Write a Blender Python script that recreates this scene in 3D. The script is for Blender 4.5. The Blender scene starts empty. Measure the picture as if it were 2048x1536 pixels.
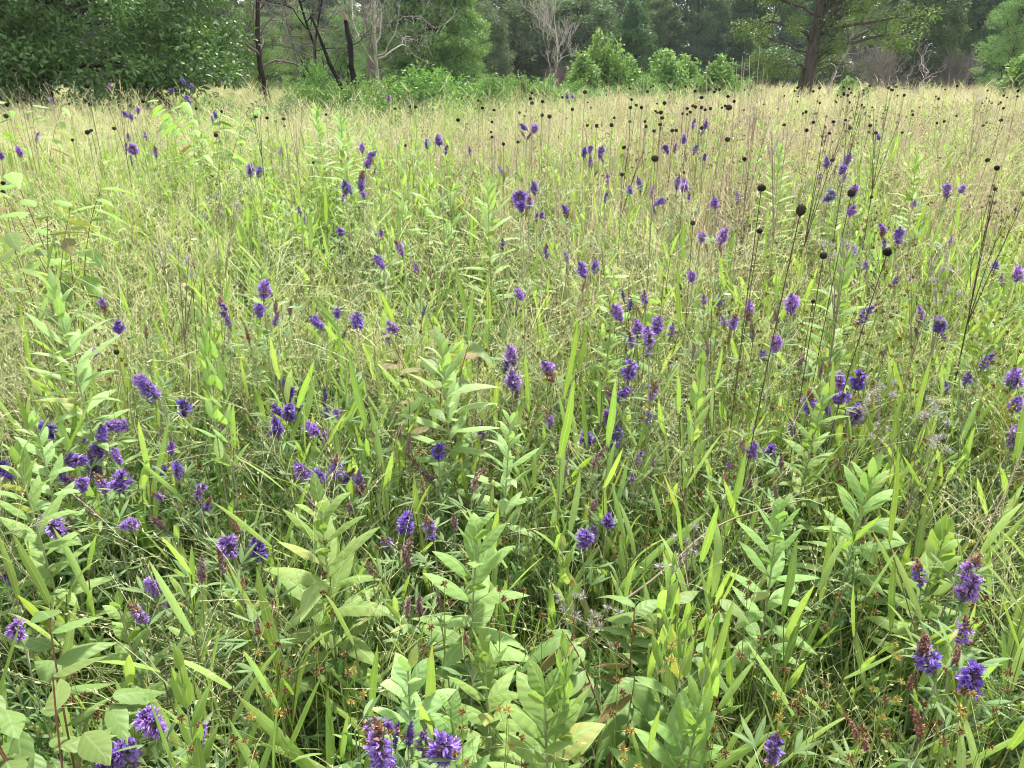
import bpy, math, random
import numpy as np
from mathutils import Vector, Matrix
RNG = np.random.default_rng(7)
random.seed(7)
sc = bpy.context.scene
COL = sc.collection
R = math.radians
# ------------------------------------------------------------------ camera
CAMZ = 1.45
PITCH = R(21.6)
FPX = 1547.0
cam_d = bpy.data.cameras.new("camera"); cam = bpy.data.objects.new("camera", cam_d); COL.objects.link(cam)
cam.location = (0, 0, CAMZ); cam.rotation_euler = (math.pi/2 - PITCH, 0, 0)
cam_d.sensor_width = 36; cam_d.lens = 36*FPX/2048; cam_d.clip_start = 0.05; cam_d.clip_end = 3000
sc.camera = cam
CP, SP = math.cos(PITCH), math.sin(PITCH)
def ray(px, py):
    a = (px-1024)/FPX; b = (768-py)/FPX
    return np.array([a, CP + b*SP, -SP + b*CP])       # per unit of optical depth
def pd(px, py, depth): return np.array([0, 0, CAMZ]) + ray(px, py)*depth
def py_(px, py, y):
    r = ray(px, py); return np.array([0, 0, CAMZ]) + r*(y/r[1])
def smooth(x, a, b):
    t = np.clip((x-a)/(b-a), 0, 1); return t*t*(3-2*t)
def ground(x, y):
    x = np.asarray(x, float); y = np.asarray(y, float)
    return 0.30*smooth(y, 1.0, 7.0) + 0.02*np.sin(x*2.1+y*1.3)*smooth(y, 0, 3) + 0.015*np.sin(x*0.7-y*2.3) - 0.1*smooth(y, 40, 120)
# ------------------------------------------------------------------ mesh builder
def nrm(v): return v/np.maximum(np.linalg.norm(v, axis=-1, keepdims=True), 1e-9)
class MB:
    def __init__(s): s.v = []; s.q = []; s.a = []; s.m = []; s.n = 0
    def add(s, V, Q, A, mat=0):
        V = V.reshape(-1, 3); Q = Q.reshape(-1, 4); A = A.reshape(-1, 3)
        s.v.append(V); s.q.append(Q + s.n); s.a.append(A); s.m.append(np.full(len(Q), mat, np.int32)); s.n += len(V)
    def ribbons(s, P, W, side, fold=0.0, up=None, mat=0, tint=None):
        """P (n,k,3) midlines, W (n,k) half widths, side (n,3)|(n,k,3)"""
        n, k, _ = P.shape
        if side.ndim == 2: side = np.repeat(side[:, None, :], k, 1)
        if np.ndim(W) == 1: W = np.repeat(np.asarray(W)[None], n, 0)
        if tint is None: tint = RNG.random(n)
        t = np.broadcast_to(np.linspace(0, 1, k)[None], (n, k)); ti = np.broadcast_to(np.asarray(tint)[:, None], (n, k))
        L = P - side*W[..., None]; Rr = P + side*W[..., None]
        if fold:
            T = np.gradient(P, axis=1); N = nrm(np.cross(side, T))
            C = P; L = L + N*(W*fold)[..., None]; Rr = Rr + N*(W*fold)[..., None]
            V = np.stack([L, C, Rr], 2); m = 3; us = [-1, 0, 1]
        else:
            V = np.stack([L, Rr], 2); m = 2; us = [-1, 1]
        A = np.empty((n, k, m, 3)); A[..., 0] = us; A[..., 1] = t[..., None]; A[..., 2] = ti[..., None]
        idx = np.arange(n*k*m).reshape(n, k, m)
        Q = np.stack([idx[:, :-1, :-1], idx[:, :-1, 1:], idx[:, 1:, 1:], idx[:, 1:, :-1]], -1)
        s.add(V, Q, A, mat)
    def tubes(s, P, Rd, sides=4, mat=0, tint=None):
        n, k, _ = P.shape
        if np.ndim(Rd) == 1: Rd = np.repeat(np.asarray(Rd)[None], n, 0)
        T = nrm(np.gradient(P, axis=1))
        ref = np.where(np.abs(T[:, :1, 2:3]) > 0.9, np.array([1., 0, 0]), np.array([0, 0, 1.]))
        S = nrm(np.cross(T, np.broadcast_to(ref, T.shape))); B = np.cross(T, S)
        an = np.linspace(0, 2*np.pi, sides, endpoint=False)
        V = P[:, :, None] + Rd[..., None, None]*(S[:, :, None]*np.cos(an)[:, None] + B[:, :, None]*np.sin(an)[:, None])
        if tint is None: tint = RNG.random(n)
        A = np.empty((n, k, sides, 3)); A[..., 0] = np.cos(an); A[..., 1] = np.linspace(0, 1, k)[None, :, None]; A[..., 2] = np.asarray(tint)[:, None, None]
        idx = np.arange(n*k*sides).reshape(n, k, sides); nx = np.roll(idx, -1, 2)
        Q = np.stack([idx[:, :-1], nx[:, :-1], nx[:, 1:], idx[:, 1:]], -1)
        s.add(V, Q, A, mat)
    def tube(s, pts, rad, sides=5, mat=0, tint=0.5): s.tubes(np.asarray(pts, float)[None], np.asarray(rad, float)[None], sides, mat, np.array([tint]))
    def quads(s, C, D, N, L, W, mat=0, tint=None, bend=0.25):
        """leaf-like six-vertex blades at C, along D, facing N"""
        n = len(C); D = nrm(D); S = nrm(np.cross(D, N)); N2 = np.cross(S, D)
        L = np.broadcast_to(L, n)[:, None]; W = np.broadcast_to(W, n)[:, None]
        if tint is None: tint = RNG.random(n)
        base = C; tip = C + D*L - N2*L*bend
        m1 = C + D*L*0.38; m2 = C + D*L*0.75 - N2*L*bend*0.45
        V = np.stack([base - S*W*.12, base + S*W*.12, m1 - S*W*.5, m1 + S*W*.5, m2 - S*W*.36, m2 + S*W*.36, tip - S*W*.03, tip + S*W*.03], 1)
        A = np.empty((n, 8, 3)); A[..., 0] = [-1, 1]*4; A[..., 1] = [0, 0, .38, .38, .75, .75, 1, 1]; A[..., 2] = np.asarray(tint)[:, None]
        i = np.arange(n*8).reshape(n, 8)
        Q = np.stack([i[:, [0, 1, 3, 2]], i[:, [2, 3, 5, 4]], i[:, [4, 5, 7, 6]]], 1)
        s.add(V, Q, A, mat)
    def mesh(s, name, mats, smooth_=True):
        V = np.concatenate(s.v); Q = np.concatenate(s.q); A = np.concatenate(s.a); M = np.concatenate(s.m)
        me = bpy.data.meshes.new(name)
        me.vertices.add(len(V)); me.vertices.foreach_set("co", V.astype(np.float32).ravel())
        me.loops.add(len(Q)*4); me.loops.foreach_set("vertex_index", Q.astype(np.int32).ravel())
        me.polygons.add(len(Q)); me.polygons.foreach_set("loop_start", np.arange(len(Q), dtype=np.int32)*4)
        for m in (mats if isinstance(mats, (list, tuple)) else [mats]): me.materials.append(m)
        me.polygons.foreach_set("material_index", M)
        at = me.attributes.new("lf", 'FLOAT_VECTOR', 'POINT'); at.data.foreach_set("vector", A.astype(np.float32).ravel())
        me.update(calc_edges=True)
        if smooth_: me.polygons.foreach_set("use_smooth", np.ones(len(Q), bool))
        return me
    def obj(s, name, mats, parent=None, loc=None, smooth_=True):
        return put(name, s.mesh(name, mats, smooth_), parent, loc)
def put(name, me, parent=None, loc=None):
    o = bpy.data.objects.new(name, me); COL.objects.link(o)
    if parent is not None: o.parent = parent
    if loc is not None: o.location = loc
    return o
def tag(o, label=None, cat=None, group=None, kind=None):
    if label: o['label'] = label
    if cat: o['category'] = cat
    if group: o['group'] = group
    if kind: o['kind'] = kind
    return o
def empty(name, loc, rz=0, s=1):
    o = bpy.data.objects.new(name, None); COL.objects.link(o); o.location = [float(c) for c in loc]; o.rotation_euler = (0, 0, rz); o.scale = (s, s, s); o.empty_display_size = 0.05
    return o
def copy_tree(o, parent=None):
    c = o.copy(); COL.objects.link(c); c.parent = parent
    for ch in list(o.children): copy_tree(ch, c)
    return c
def u(a, b, n=None): return RNG.uniform(a, b, n)
def dirs(az, el):
    az = np.asarray(az, float); el = np.asarray(el, float)
    return np.stack([np.cos(az)*np.cos(el), np.sin(az)*np.cos(el), np.sin(el)*np.ones_like(az)], -1)
def arc(B, D, L, droop, k=6, sway=None):
    """curved midlines (n,k,3): leave B along D, sag by droop*L at the end"""
    t = np.linspace(0, 1, k)[None, :, None]; L = np.broadcast_to(L, len(B))[:, None, None]; dr = np.broadcast_to(droop, len(B))[:, None, None]
    P = B[:, None] + D[:, None]*L*t
    h = D.copy(); h[:, 2] = 0; h = nrm(h)
    P = P + (np.array([0, 0, -1.])*dr*L + h[:, None]*dr*L*0.35)*t**2
    if sway is not None: P = P + sway[:, None]*np.sin(t*3.1)*L
    return P
def hside(D):
    s = np.stack([-D[:, 1], D[:, 0], np.zeros(len(D))], -1); return nrm(s + 1e-6)
PROF = {'lance': [.10, .55, .95, 1.0, .85, .52, .03], 'ovate': [.16, .85, 1.0, .92, .72, .4, .02], 'blade': [.45, .85, 1.0, .95, .8, .5, .02],
        'grass': [.8, 1, 1, .9, .75, .45, .05], 'obov': [.08, .55, .9, 1.0, 1.0, .7, .04]}
def leaves(mb, B, D, L, W, prof='lance', droop=.25, fold=.35, mat=0, tint=None, roll=.3, k=7, wave=0):
    n = len(B); side = hside(D) + u(-roll, roll, (n, 1))*np.array([0, 0, 1.]); side = nrm(side)
    P = arc(B, D, L, droop, k)
    W = np.broadcast_to(W, n)[:, None]*np.interp(np.linspace(0, 1, k), np.linspace(0, 1, 7), PROF[prof])[None]
    if wave: P = P + side[:, None]*(np.sin(np.linspace(0, 1, k)[None]*u(4, 8, (n, 1)) + u(0, 6, (n, 1)))*wave*np.broadcast_to(L, n)[:, None])[..., None]
    mb.ribbons(P, W, side, fold, mat=mat, tint=tint)
# ------------------------------------------------------------------ materials
def lin(c):
    return tuple((x/12.92 if x <= .04045 else ((x+.055)/1.055)**2.4) for x in c)
MATS = {}
class NT:
    def __init__(s, name):
        m = bpy.data.materials.new(name); m.use_nodes = True; s.m = m; s.t = m.node_tree; s.t.nodes.clear()
    def n(s, ty, ins=None, **kw):
        x = s.t.nodes.new(ty)
        for k_, v in kw.items(): setattr(x, k_, v)
        for k_, v in (ins or {}).items():
            if hasattr(v, 'is_output') and getattr(v, 'is_output', False): s.t.links.new(v, x.inputs[k_])
            else: x.inputs[k_].default_value = v
        return x
    def math(s, op, a, b=0.0, c=0.0, clamp=False):
        x = s.t.nodes.new('ShaderNodeMath'); x.operation = op; x.use_clamp = clamp
        for i, v in enumerate((a, b, c)):
            if hasattr(v, 'is_output'): s.t.links.new(v, x.inputs[i])
            else: x.inputs[i].default_value = v
        return x.outputs[0]
    def mix(s, f, a, b, mode='MIX'):
        x = s.t.nodes.new('ShaderNodeMix'); x.data_type = 'RGBA'; x.blend_type = mode; x.clamp_factor = True
        for i, v in ((0, f), (6, a), (7, b)):
            if hasattr(v, 'is_output'): s.t.links.new(v, x.inputs[i])
            else: x.inputs[i].default_value = v if i == 0 else (*v[:3], 1)
        return x.outputs[2]
    def noise(s, scale, detail=3, vec=None, rough=.6):
        x = s.n('ShaderNodeTexNoise', {'Scale': scale, 'Detail': detail, 'Roughness': rough})
        if vec is not None: s.t.links.new(vec, x.inputs['Vector'])
        return x.outputs[0]
def leaf_mat(name, c1, c2, c3=None, trans=.35, rough=.5, rib=None, tip=None, veins=False, spots=0.0, spec=.16, pscale=.8, mottle=14, sat=.98):
    """c1..c2 by leaf, c3 by plant / patch of meadow; colours are real base colours, linear"""
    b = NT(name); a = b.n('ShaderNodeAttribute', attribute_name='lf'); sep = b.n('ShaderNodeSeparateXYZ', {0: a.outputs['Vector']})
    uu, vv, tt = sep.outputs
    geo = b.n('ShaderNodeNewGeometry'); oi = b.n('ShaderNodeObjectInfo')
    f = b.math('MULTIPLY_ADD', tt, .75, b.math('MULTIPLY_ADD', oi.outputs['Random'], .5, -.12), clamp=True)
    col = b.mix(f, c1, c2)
    if c3:
        pn = b.noise(pscale, 2, geo.outputs['Position'])
        col = b.mix(b.math('MULTIPLY_ADD', pn, 3.2, -1.25, clamp=True), col, c3)
    mo = b.noise(mottle, 3, geo.outputs['Position'])
    hsv = b.n('ShaderNodeHueSaturation', {'Color': col, 'Saturation': sat, 'Value': b.math('MULTIPLY_ADD', mo, .5, .75), 'Hue': b.math('MULTIPLY_ADD', oi.outputs['Random'], .03, .485)})
    col = hsv.outputs[0]
    if tip: col = b.mix(b.math('MULTIPLY', b.math('SMOOTH_MIN', b.math('MULTIPLY_ADD', vv, 5, -4.1, clamp=True), 1, .1), b.math('GREATER_THAN', tt, .55)), col, tip)
    if spots: col = b.mix(b.math('MULTIPLY', b.math('GREATER_THAN', b.noise(160, 2, geo.outputs['Position']), .645), spots), col, (.25, .18, .06))
    if rib: col = b.mix(b.math('MULTIPLY', b.math('GREATER_THAN', b.math('FRACT', b.math('MULTIPLY', tt, 37.7)), .972), b.math('MULTIPLY_ADD', b.noise(45, 3, geo.outputs['Position']), 3.0, -.9, clamp=True)), col, (.30, .29, .09))
    if rib:
        au = b.math('ABSOLUTE', uu)
        col = b.mix(b.math('MULTIPLY_ADD', au, -9, 1.0, clamp=True), col, rib)
    nrmi = None
    if veins:
        w = b.math('MULTIPLY_ADD', b.math('ABSOLUTE', uu), 6.0, b.math('MULTIPLY', vv, -34))
        sw = b.math('SINE', w)
        col = b.mix(b.math('MULTIPLY_ADD', sw, 4, -3.6, clamp=True), col, rib or c2)
        bp = b.n('ShaderNodeBump', {'Strength': .3, 'Distance': .0008, 'Height': sw}); nrmi = bp.outputs[0]
    p = b.n('ShaderNodeBsdfPrincipled', {'Base Color': col, 'Roughness': rough, 'Specular IOR Level': spec})
    if nrmi is not None: b.t.links.new(nrmi, p.inputs['Normal'])
    out = b.n('ShaderNodeOutputMaterial')
    if trans:
        tcol = b.mix(.5, col, b.mix(1.0, col, (1.0, 1.0, .35), 'MULTIPLY'))
        br = b.n('ShaderNodeHueSaturation', {'Color': tcol, 'Value': 1.25, 'Saturation': 1.05})
        t = b.n('ShaderNodeBsdfTranslucent', {'Color': br.outputs[0]})
        mx = b.n('ShaderNodeMixShader', {0: trans, 1: p.outputs[0], 2: t.outputs[0]}); b.t.links.new(mx.outputs[0], out.inputs[0])
    else: b.t.links.new(p.outputs[0], out.inputs[0])
    b.m.use_transparent_shadow = False if hasattr(b.m, 'use_transparent_shadow') else False
    return b.m
def bark_mat(name, c1, c2, scale=8, bump=.6, dist=.02, lichen=None):
    b = NT(name); tc = b.n('ShaderNodeNewGeometry'); mp = b.n('ShaderNodeMapping', {'Vector': tc.outputs['Position'], 'Scale': (1, 1, .22)})
    nz = b.noise(scale, 6, mp.outputs[0], .7); v = b.n('ShaderNodeTexVoronoi', {'Vector': mp.outputs[0], 'Scale': scale*1.6})
    f = b.math('MULTIPLY_ADD', nz, 2.2, -.6, clamp=True)
    col = b.mix(f, c1, c2)
    if lichen: col = b.mix(b.math('MULTIPLY_ADD', b.noise(scale*.35, 4, tc.outputs['Position']), 7, -4.1, clamp=True), col, lichen)
    h = b.math('ADD', nz, v.outputs[0]); bp = b.n('ShaderNodeBump', {'Strength': bump, 'Distance': dist, 'Height': h})
    p = b.n('ShaderNodeBsdfPrincipled', {'Base Color': col, 'Roughness': .9, 'Specular IOR Level': .15, 'Normal': bp.outputs[0]})
    o = b.n('ShaderNodeOutputMaterial'); b.t.links.new(p.outputs[0], o.inputs[0]); return b.m
M = MATS
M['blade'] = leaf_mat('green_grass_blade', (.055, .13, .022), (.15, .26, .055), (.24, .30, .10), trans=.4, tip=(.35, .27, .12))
M['straw'] = leaf_mat('pale_grass_panicle', (.44, .45, .26), (.80, .73, .54), (.52, .56, .33), trans=.3, rough=.6)
M['culm'] = leaf_mat('pale_grass_stalk', (.24, .34, .10), (.55, .47, .25), trans=.15, rough=.5)
M['deadstraw'] = leaf_mat('dead_pinkish_straw', (.34, .255, .205), (.60, .49, .43), trans=.15, rough=.7)
M['litter'] = leaf_mat('dead_grass_litter', (.13, .095, .06), (.42, .34, .23), trans=.1, rough=.8)
M['broad'] = leaf_mat('broad_grass_blade', (.18, .30, .055), (.31, .44, .12), trans=.42, rough=.45, rib=(.34, .44, .2), tip=(.35, .30, .1), spots=.5)
M['broadstem'] = leaf_mat('broad_grass_stem', (.13, .10, .05), (.20, .24, .08), trans=0, rough=.5)
M['forb'] = leaf_mat('lance_leaf', (.14, .24, .055), (.26, .38, .12), trans=.35, rough=.55, rib=(.26, .40, .16), veins=True, spots=.4)
M['forbpale'] = leaf_mat('pale_downy_leaf', (.20, .33, .10), (.32, .46, .18), trans=.35, rough=.65, rib=(.33, .44, .22), veins=True, spots=.3)
M['forbstem'] = leaf_mat('downy_pale_stem', (.24, .26, .15), (.32, .34, .20), trans=0, rough=.7)
M['under'] = leaf_mat('understorey_leaf', (.03, .08, .016), (.075, .16, .03), (.10, .19, .04), trans=.3, rough=.55, rib=(.14, .24, .08), spots=.5)
M['silver'] = leaf_mat('grey_green_leaflet', (.08, .15, .05), (.16, .24, .09), trans=.25, rough=.6, rib=(.22, .29, .14))
M['pairleaf'] = leaf_mat('clasping_pair_leaf', (.17, .29, .06), (.29, .42, .12), trans=.4, rough=.5, rib=(.34, .48, .2))
M['woodyleaf'] = leaf_mat('glossy_woody_shoot_leaf', (.09, .15, .035), (.17, .25, .07), trans=.3, rough=.5, spec=.22, rib=(.17, .26, .10), veins=True)
M['redleaf'] = leaf_mat('red_tinged_leaf', (.11, .17, .05), (.19, .14, .055), trans=.3, rough=.55, spec=.2, rib=(.26, .22, .10), veins=True)
M['redstem'] = leaf_mat('reddish_twig', (.20, .07, .05), (.24, .13, .08), trans=0)
M['petal'] = leaf_mat('violet_petal', (.17, .07, .48), (.52, .37, .84), sat=1.0, trans=.3, rough=.5)
M['petaldk'] = leaf_mat('violet_bud', (.07, .045, .20), (.24, .14, .46), trans=.2, rough=.5)
M['calyx'] = leaf_mat('mauve_calyx', (.10, .06, .12), (.24, .15, .22), trans=.15, rough=.7)
M['spent'] = leaf_mat('spent_brown_flower', (.22, .11, .08), (.50, .32, .22), trans=.2, rough=.8)
M['spentpurp'] = leaf_mat('spent_mauve_flower', (.20, .12, .13), (.42, .29, .30), trans=.2, rough=.8)
M['blackseed'] = leaf_mat('black_seed_head', (.010, .007, .006), (.05, .036, .028), trans=0, rough=.8, spec=.2)
M['darkstem'] = leaf_mat('dark_dry_stem', (.05, .037, .027), (.13, .10, .07), trans=0, rough=.8)
M['greystem'] = leaf_mat('grey_tan_dry_stem', (.15, .12, .085), (.33, .27, .19), trans=0, rough=.8)
M['sedgestem'] = leaf_mat('yellow_green_sedge', (.17, .28, .03), (.34, .42, .07), trans=.2, rough=.45)
M['sedgeseed'] = leaf_mat('rusty_spikelet', (.07, .035, .02), (.22, .13, .06), trans=.05, rough=.7)
M['sedgeyel'] = leaf_mat('golden_spikelet', (.30, .22, .05), (.46, .40, .12), trans=.1, rough=.7)
M['ashseed'] = leaf_mat('ash_grey_seed_tuft', (.22, .20, .20), (.50, .48, .46), trans=.1, rough=.8)
M['blueflower'] = leaf_mat('pale_blue_petal', (.40, .46, .75), (.55, .60, .85), trans=.3)
M['oakleaf'] = leaf_mat('oak_leaf', (.04, .09, .025), (.12, .21, .06), trans=.28, rough=.5, spec=.35, pscale=.5, mottle=2)
M['cypress'] = leaf_mat('feathery_needle_foliage', (.09, .18, .055), (.21, .34, .12), (.15, .27, .09), trans=.25, rough=.6, mottle=1.5)
M['cedar'] = leaf_mat('dark_cedar_foliage', (.06, .10, .05), (.14, .20, .09), trans=.2, rough=.7, mottle=1.2)
M['forest'] = leaf_mat('forest_foliage', (.02, .055, .02), (.07, .14, .045), (.11, .17, .055), trans=.2, rough=.6, pscale=.12, mottle=.8)
M['shrub'] = leaf_mat('shrub_foliage', (.07, .16, .04), (.18, .31, .09), trans=.35, rough=.45, mottle=3)
M['sapling'] = leaf_mat('fresh_sapling_foliage', (.11, .21, .06), (.23, .36, .12), trans=.35, rough=.45, mottle=3)
M['yellowgreen'] = leaf_mat('yellow_green_tree_foliage', (.07, .14, .04), (.17, .26, .09), trans=.35, rough=.5, mottle=2)
M['twiggy'] = leaf_mat('dead_grey_twig', (.10, .085, .085), (.20, .17, .165), trans=0, rough=.9)
M['bark'] = bark_mat('brown_grey_bark', (.032, .026, .022), (.12, .10, .085), 9, .9, .04)
M['barkdark'] = bark_mat('dark_brown_bark', (.016, .012, .010), (.07, .05, .04), 8, .9, .03)  # darker and browner than brown_grey_bark
M['char'] = bark_mat('charred_bark', (.004, .004, .004), (.03, .026, .024), 10, 1, .03)
M['bleached'] = bark_mat('bleached_dead_wood', (.17, .155, .14), (.46, .43, .40), 10, .5, .01)
M['rawwood'] = bark_mat('broken_raw_wood', (.14, .08, .05), (.42, .28, .19), 14, .5, .01)
def ground_mat():
    b = NT('meadow_soil'); g = b.n('ShaderNodeNewGeometry'); P = g.outputs['Position']
    sp = b.n('ShaderNodeSeparateXYZ', {0: P})
    c = b.mix(b.math('MULTIPLY_ADD', b.noise(9, 8, P, .7), 2.6, -.8, clamp=True), (.03, .024, .016), (.11, .085, .05))
    c = b.mix(b.math('MULTIPLY_ADD', b.noise(2.5, 5, P), 3, -1.2, clamp=True), c, (.035, .06, .018))
    far = b.mix(b.math('MULTIPLY_ADD', b.noise(.25, 6, P, .7), 2.6, -.9, clamp=True), (.20, .22, .08), (.42, .36, .22))
    c = b.mix(b.math('MULTIPLY_ADD', sp.outputs[1], .05, -.5, clamp=True), c, far)
    bp = b.n('ShaderNodeBump', {'Strength': .9, 'Distance': .03, 'Height': b.noise(30, 6, P, .8)})
    p = b.n('ShaderNodeBsdfPrincipled', {'Base Color': c, 'Roughness': .95, 'Specular IOR Level': .1, 'Normal': bp.outputs[0]})
    o = b.n('ShaderNodeOutputMaterial'); b.t.links.new(p.outputs[0], o.inputs[0]); return b.m
M['ground'] = ground_mat()
# ------------------------------------------------------------------ light
SUN_EL, SUN_AZ = R(58), R(20)          # azimuth measured from +Y towards +X: ahead and a little right
def make_world():
    w = bpy.data.worlds.new("World"); sc.world = w; w.use_nodes = True; t = w.node_tree; t.nodes.clear()
    sky = t.nodes.new('ShaderNodeTexSky'); sky.sky_type = 'NISHITA'; sky.sun_disc = False; sky.sun_elevation = SUN_EL; sky.sun_rotation = SUN_AZ
    sky.air_density = 1.2; sky.dust_density = 3.0; sky.ozone_density = 1.0
    tc = t.nodes.new('ShaderNodeTexCoord'); nz = t.nodes.new('ShaderNodeTexNoise'); nz.inputs['Scale'].default_value = 2.2; nz.inputs['Detail'].default_value = 5
    mp = t.nodes.new('ShaderNodeMapping'); mp.inputs['Scale'].default_value = (1, 1, 3)
    t.links.new(tc.outputs['Generated'], mp.inputs[0]); t.links.new(mp.outputs[0], nz.inputs[0])
    mr = t.nodes.new('ShaderNodeMapRange'); mr.inputs[1].default_value = .3; mr.inputs[2].default_value = .7; mr.inputs[3].default_value = .72; mr.inputs[4].default_value = 1.0
    t.links.new(nz.outputs[0], mr.inputs[0])
    bw = t.nodes.new('ShaderNodeRGBToBW'); t.links.new(sky.outputs[0], bw.inputs[0])
    mul = t.nodes.new('ShaderNodeMix'); mul.data_type = 'RGBA'; mul.blend_type = 'MULTIPLY'; mul.inputs[0].default_value = 1
    cmb = t.nodes.new('ShaderNodeCombineColor'); 
    ad = t.nodes.new('ShaderNodeMath'); ad.operation = 'MULTIPLY_ADD'; ad.inputs[1].default_value = .55; ad.inputs[2].default_value = 6.0; t.links.new(bw.outputs[0], ad.inputs[0])
    for i in range(3): t.links.new(ad.outputs[0], cmb.inputs[i])
    t.links.new(cmb.outputs[0], mul.inputs[6]); mul.inputs[7].default_value = (1.0, 1.0, 1.02, 1)
    mx = t.nodes.new('ShaderNodeMix'); mx.data_type = 'RGBA'
    t.links.new(mr.outputs[0], mx.inputs[0]); t.links.new(sky.outputs[0], mx.inputs[6]); t.links.new(mul.outputs[2], mx.inputs[7])
    bg = t.nodes.new('ShaderNodeBackground'); bg.inputs[1].default_value = 0.075; t.links.new(mx.outputs[2], bg.inputs[0])
    o = t.nodes.new('ShaderNodeOutputWorld'); t.links.new(bg.outputs[0], o.inputs[0])
make_world()
ld = bpy.data.lights.new('sun', 'SUN'); ld.energy = 3.3; ld.angle = R(6); ld.color = (1, .96, .88)
lo = bpy.data.objects.new('sun', ld); COL.objects.link(lo)
sd = Vector((math.sin(SUN_AZ)*math.cos(SUN_EL), math.cos(SUN_AZ)*math.cos(SUN_EL), math.sin(SUN_EL)))
lo.rotation_euler = sd.to_track_quat('Z', 'Y').to_euler()
sc.view_settings.view_transform = 'Standard'; sc.view_settings.look = 'None'; sc.view_settings.gamma = 1; sc.view_settings.exposure = 1.72
sc.render.engine = 'CYCLES'
cy = sc.cycles; cy.max_bounces = 4; cy.diffuse_bounces = 3; cy.glossy_bounces = 1; cy.transmission_bounces = 3; cy.transparent_max_bounces = 4; cy.use_denoising = True; cy.use_adaptive_sampling = True; cy.adaptive_threshold = .022; cy.filter_width = 1.05; cy.adaptive_min_samples = 16
cy.caustics_reflective = False; cy.caustics_refractive = False
# ------------------------------------------------------------------ ground sheet, one sheet to the horizon
def ground_sheet():
    ys = np.concatenate([np.linspace(-8, 0, 17)[:-1], np.linspace(0, 10, 101)[:-1], np.linspace(10, 60, 60)[:-1], np.geomspace(60, 900, 30)])
    xs = np.concatenate([-np.geomspace(900, 12, 34)[:-1], np.linspace(-12, 12, 161), np.geomspace(12, 900, 34)[1:]])
    X, Y = np.meshgrid(xs, ys); Z = ground(X, Y) + RNG.normal(0, .006, X.shape)*(Y < 15)
    mb = MB(); V = np.stack([X, Y, Z], -1); i = np.arange(X.size).reshape(X.shape)
    Q = np.stack([i[:-1, :-1], i[:-1, 1:], i[1:, 1:], i[1:, :-1]], -1)
    mb.add(V, Q, np.zeros_like(V))
    tag(mb.obj('ground', M['ground']), kind='structure')
ground_sheet()
# ------------------------------------------------------------------ uncountable ground cover: scattered tufts, one object per kind
def scatter(name, protos, P, rz, scale, tilt, label, cat):
    """P (n,3); protos are meshes instanced on the points by a geometry-nodes group"""
    n = len(P); me = bpy.data.meshes.new(name); me.vertices.add(n); me.vertices.foreach_set('co', P.astype(np.float32).ravel())
    rot = np.stack([RNG.normal(0, tilt, n), RNG.normal(0, tilt, n), rz], -1)
    a = me.attributes.new('rot', 'FLOAT_VECTOR', 'POINT'); a.data.foreach_set('vector', rot.astype(np.float32).ravel())
    a = me.attributes.new('scl', 'FLOAT_VECTOR', 'POINT'); a.data.foreach_set('vector', np.stack([scale, scale, scale*u(.85, 1.15, n)], -1).astype(np.float32).ravel())
    a = me.attributes.new('pick', 'INT', 'POINT'); a.data.foreach_set('value', RNG.integers(0, len(protos), n).astype(np.int32))
    o = put(name, me)
    g = bpy.data.node_groups.new(name + '_spread', 'GeometryNodeTree')
    g.interface.new_socket('Geometry', in_out='INPUT', socket_type='NodeSocketGeometry'); g.interface.new_socket('Geometry', in_out='OUTPUT', socket_type='NodeSocketGeometry')
    gi = g.nodes.new('NodeGroupInput'); go = g.nodes.new('NodeGroupOutput')
    jn = g.nodes.new('GeometryNodeJoinGeometry')
    for k, pm in enumerate(protos):
        po = bpy.data.objects.new(name + '_tuft', pm)
        inf = g.nodes.new('GeometryNodeObjectInfo'); inf.inputs['Object'].default_value = po; inf.inputs['As Instance'].default_value = True
        g.links.new(inf.outputs['Geometry'], jn.inputs[0])
    def attr(nm, ty):
        x = g.nodes.new('GeometryNodeInputNamedAttribute'); x.data_type = ty; x.inputs['Name'].default_value = nm; return x.outputs['Attribute']
    ip = g.nodes.new('GeometryNodeInstanceOnPoints')
    g.links.new(gi.outputs[0], ip.inputs['Points']); g.links.new(jn.outputs[0], ip.inputs['Instance'])
    ip.inputs['Pick Instance'].default_value = True
    g.links.new(attr('pick', 'INT'), ip.inputs['Instance Index'])
    er = g.nodes.new('FunctionNodeEulerToRotation'); g.links.new(attr('rot', 'FLOAT_VECTOR'), er.inputs[0])
    g.links.new(er.outputs[0], ip.inputs['Rotation']); g.links.new(attr('scl', 'FLOAT_VECTOR'), ip.inputs['Scale'])
    g.links.new(ip.outputs[0], go.inputs[0])
    md = o.modifiers.new('spread', 'NODES'); md.node_group = g
    tag(o, label, cat, None, 'stuff'); return o
def spots(n, y0, y1, power=1.0, margin=1.0, slope=.74):
    """random ground points in the wedge in front of the camera; power<1 crowds them near"""
    t = RNG.random(n*3); y = y0 + (y1-y0)*t**(1/power) if power < 1 else (y0**2 + (y1**2-y0**2)*t)**.5
    x = RNG.uniform(-1, 1, n*3)*(slope*y + margin)
    keep = RNG.random(n*3) < (1 if power >= 1 else 1)
    P = np.stack([x, y, ground(x, y) - .01], -1)[keep][:n]; return P
def vnoise(x, y, s, seed=0):
    r = np.random.default_rng(seed); v = 0
    for k in range(5):
        a = r.uniform(0, 6.28, 3); v = v + np.sin(x*s*math.cos(a[0])*(1+k*.6) + y*s*math.sin(a[0])*(1+k*.6) + a[1])
    return v/3
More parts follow.
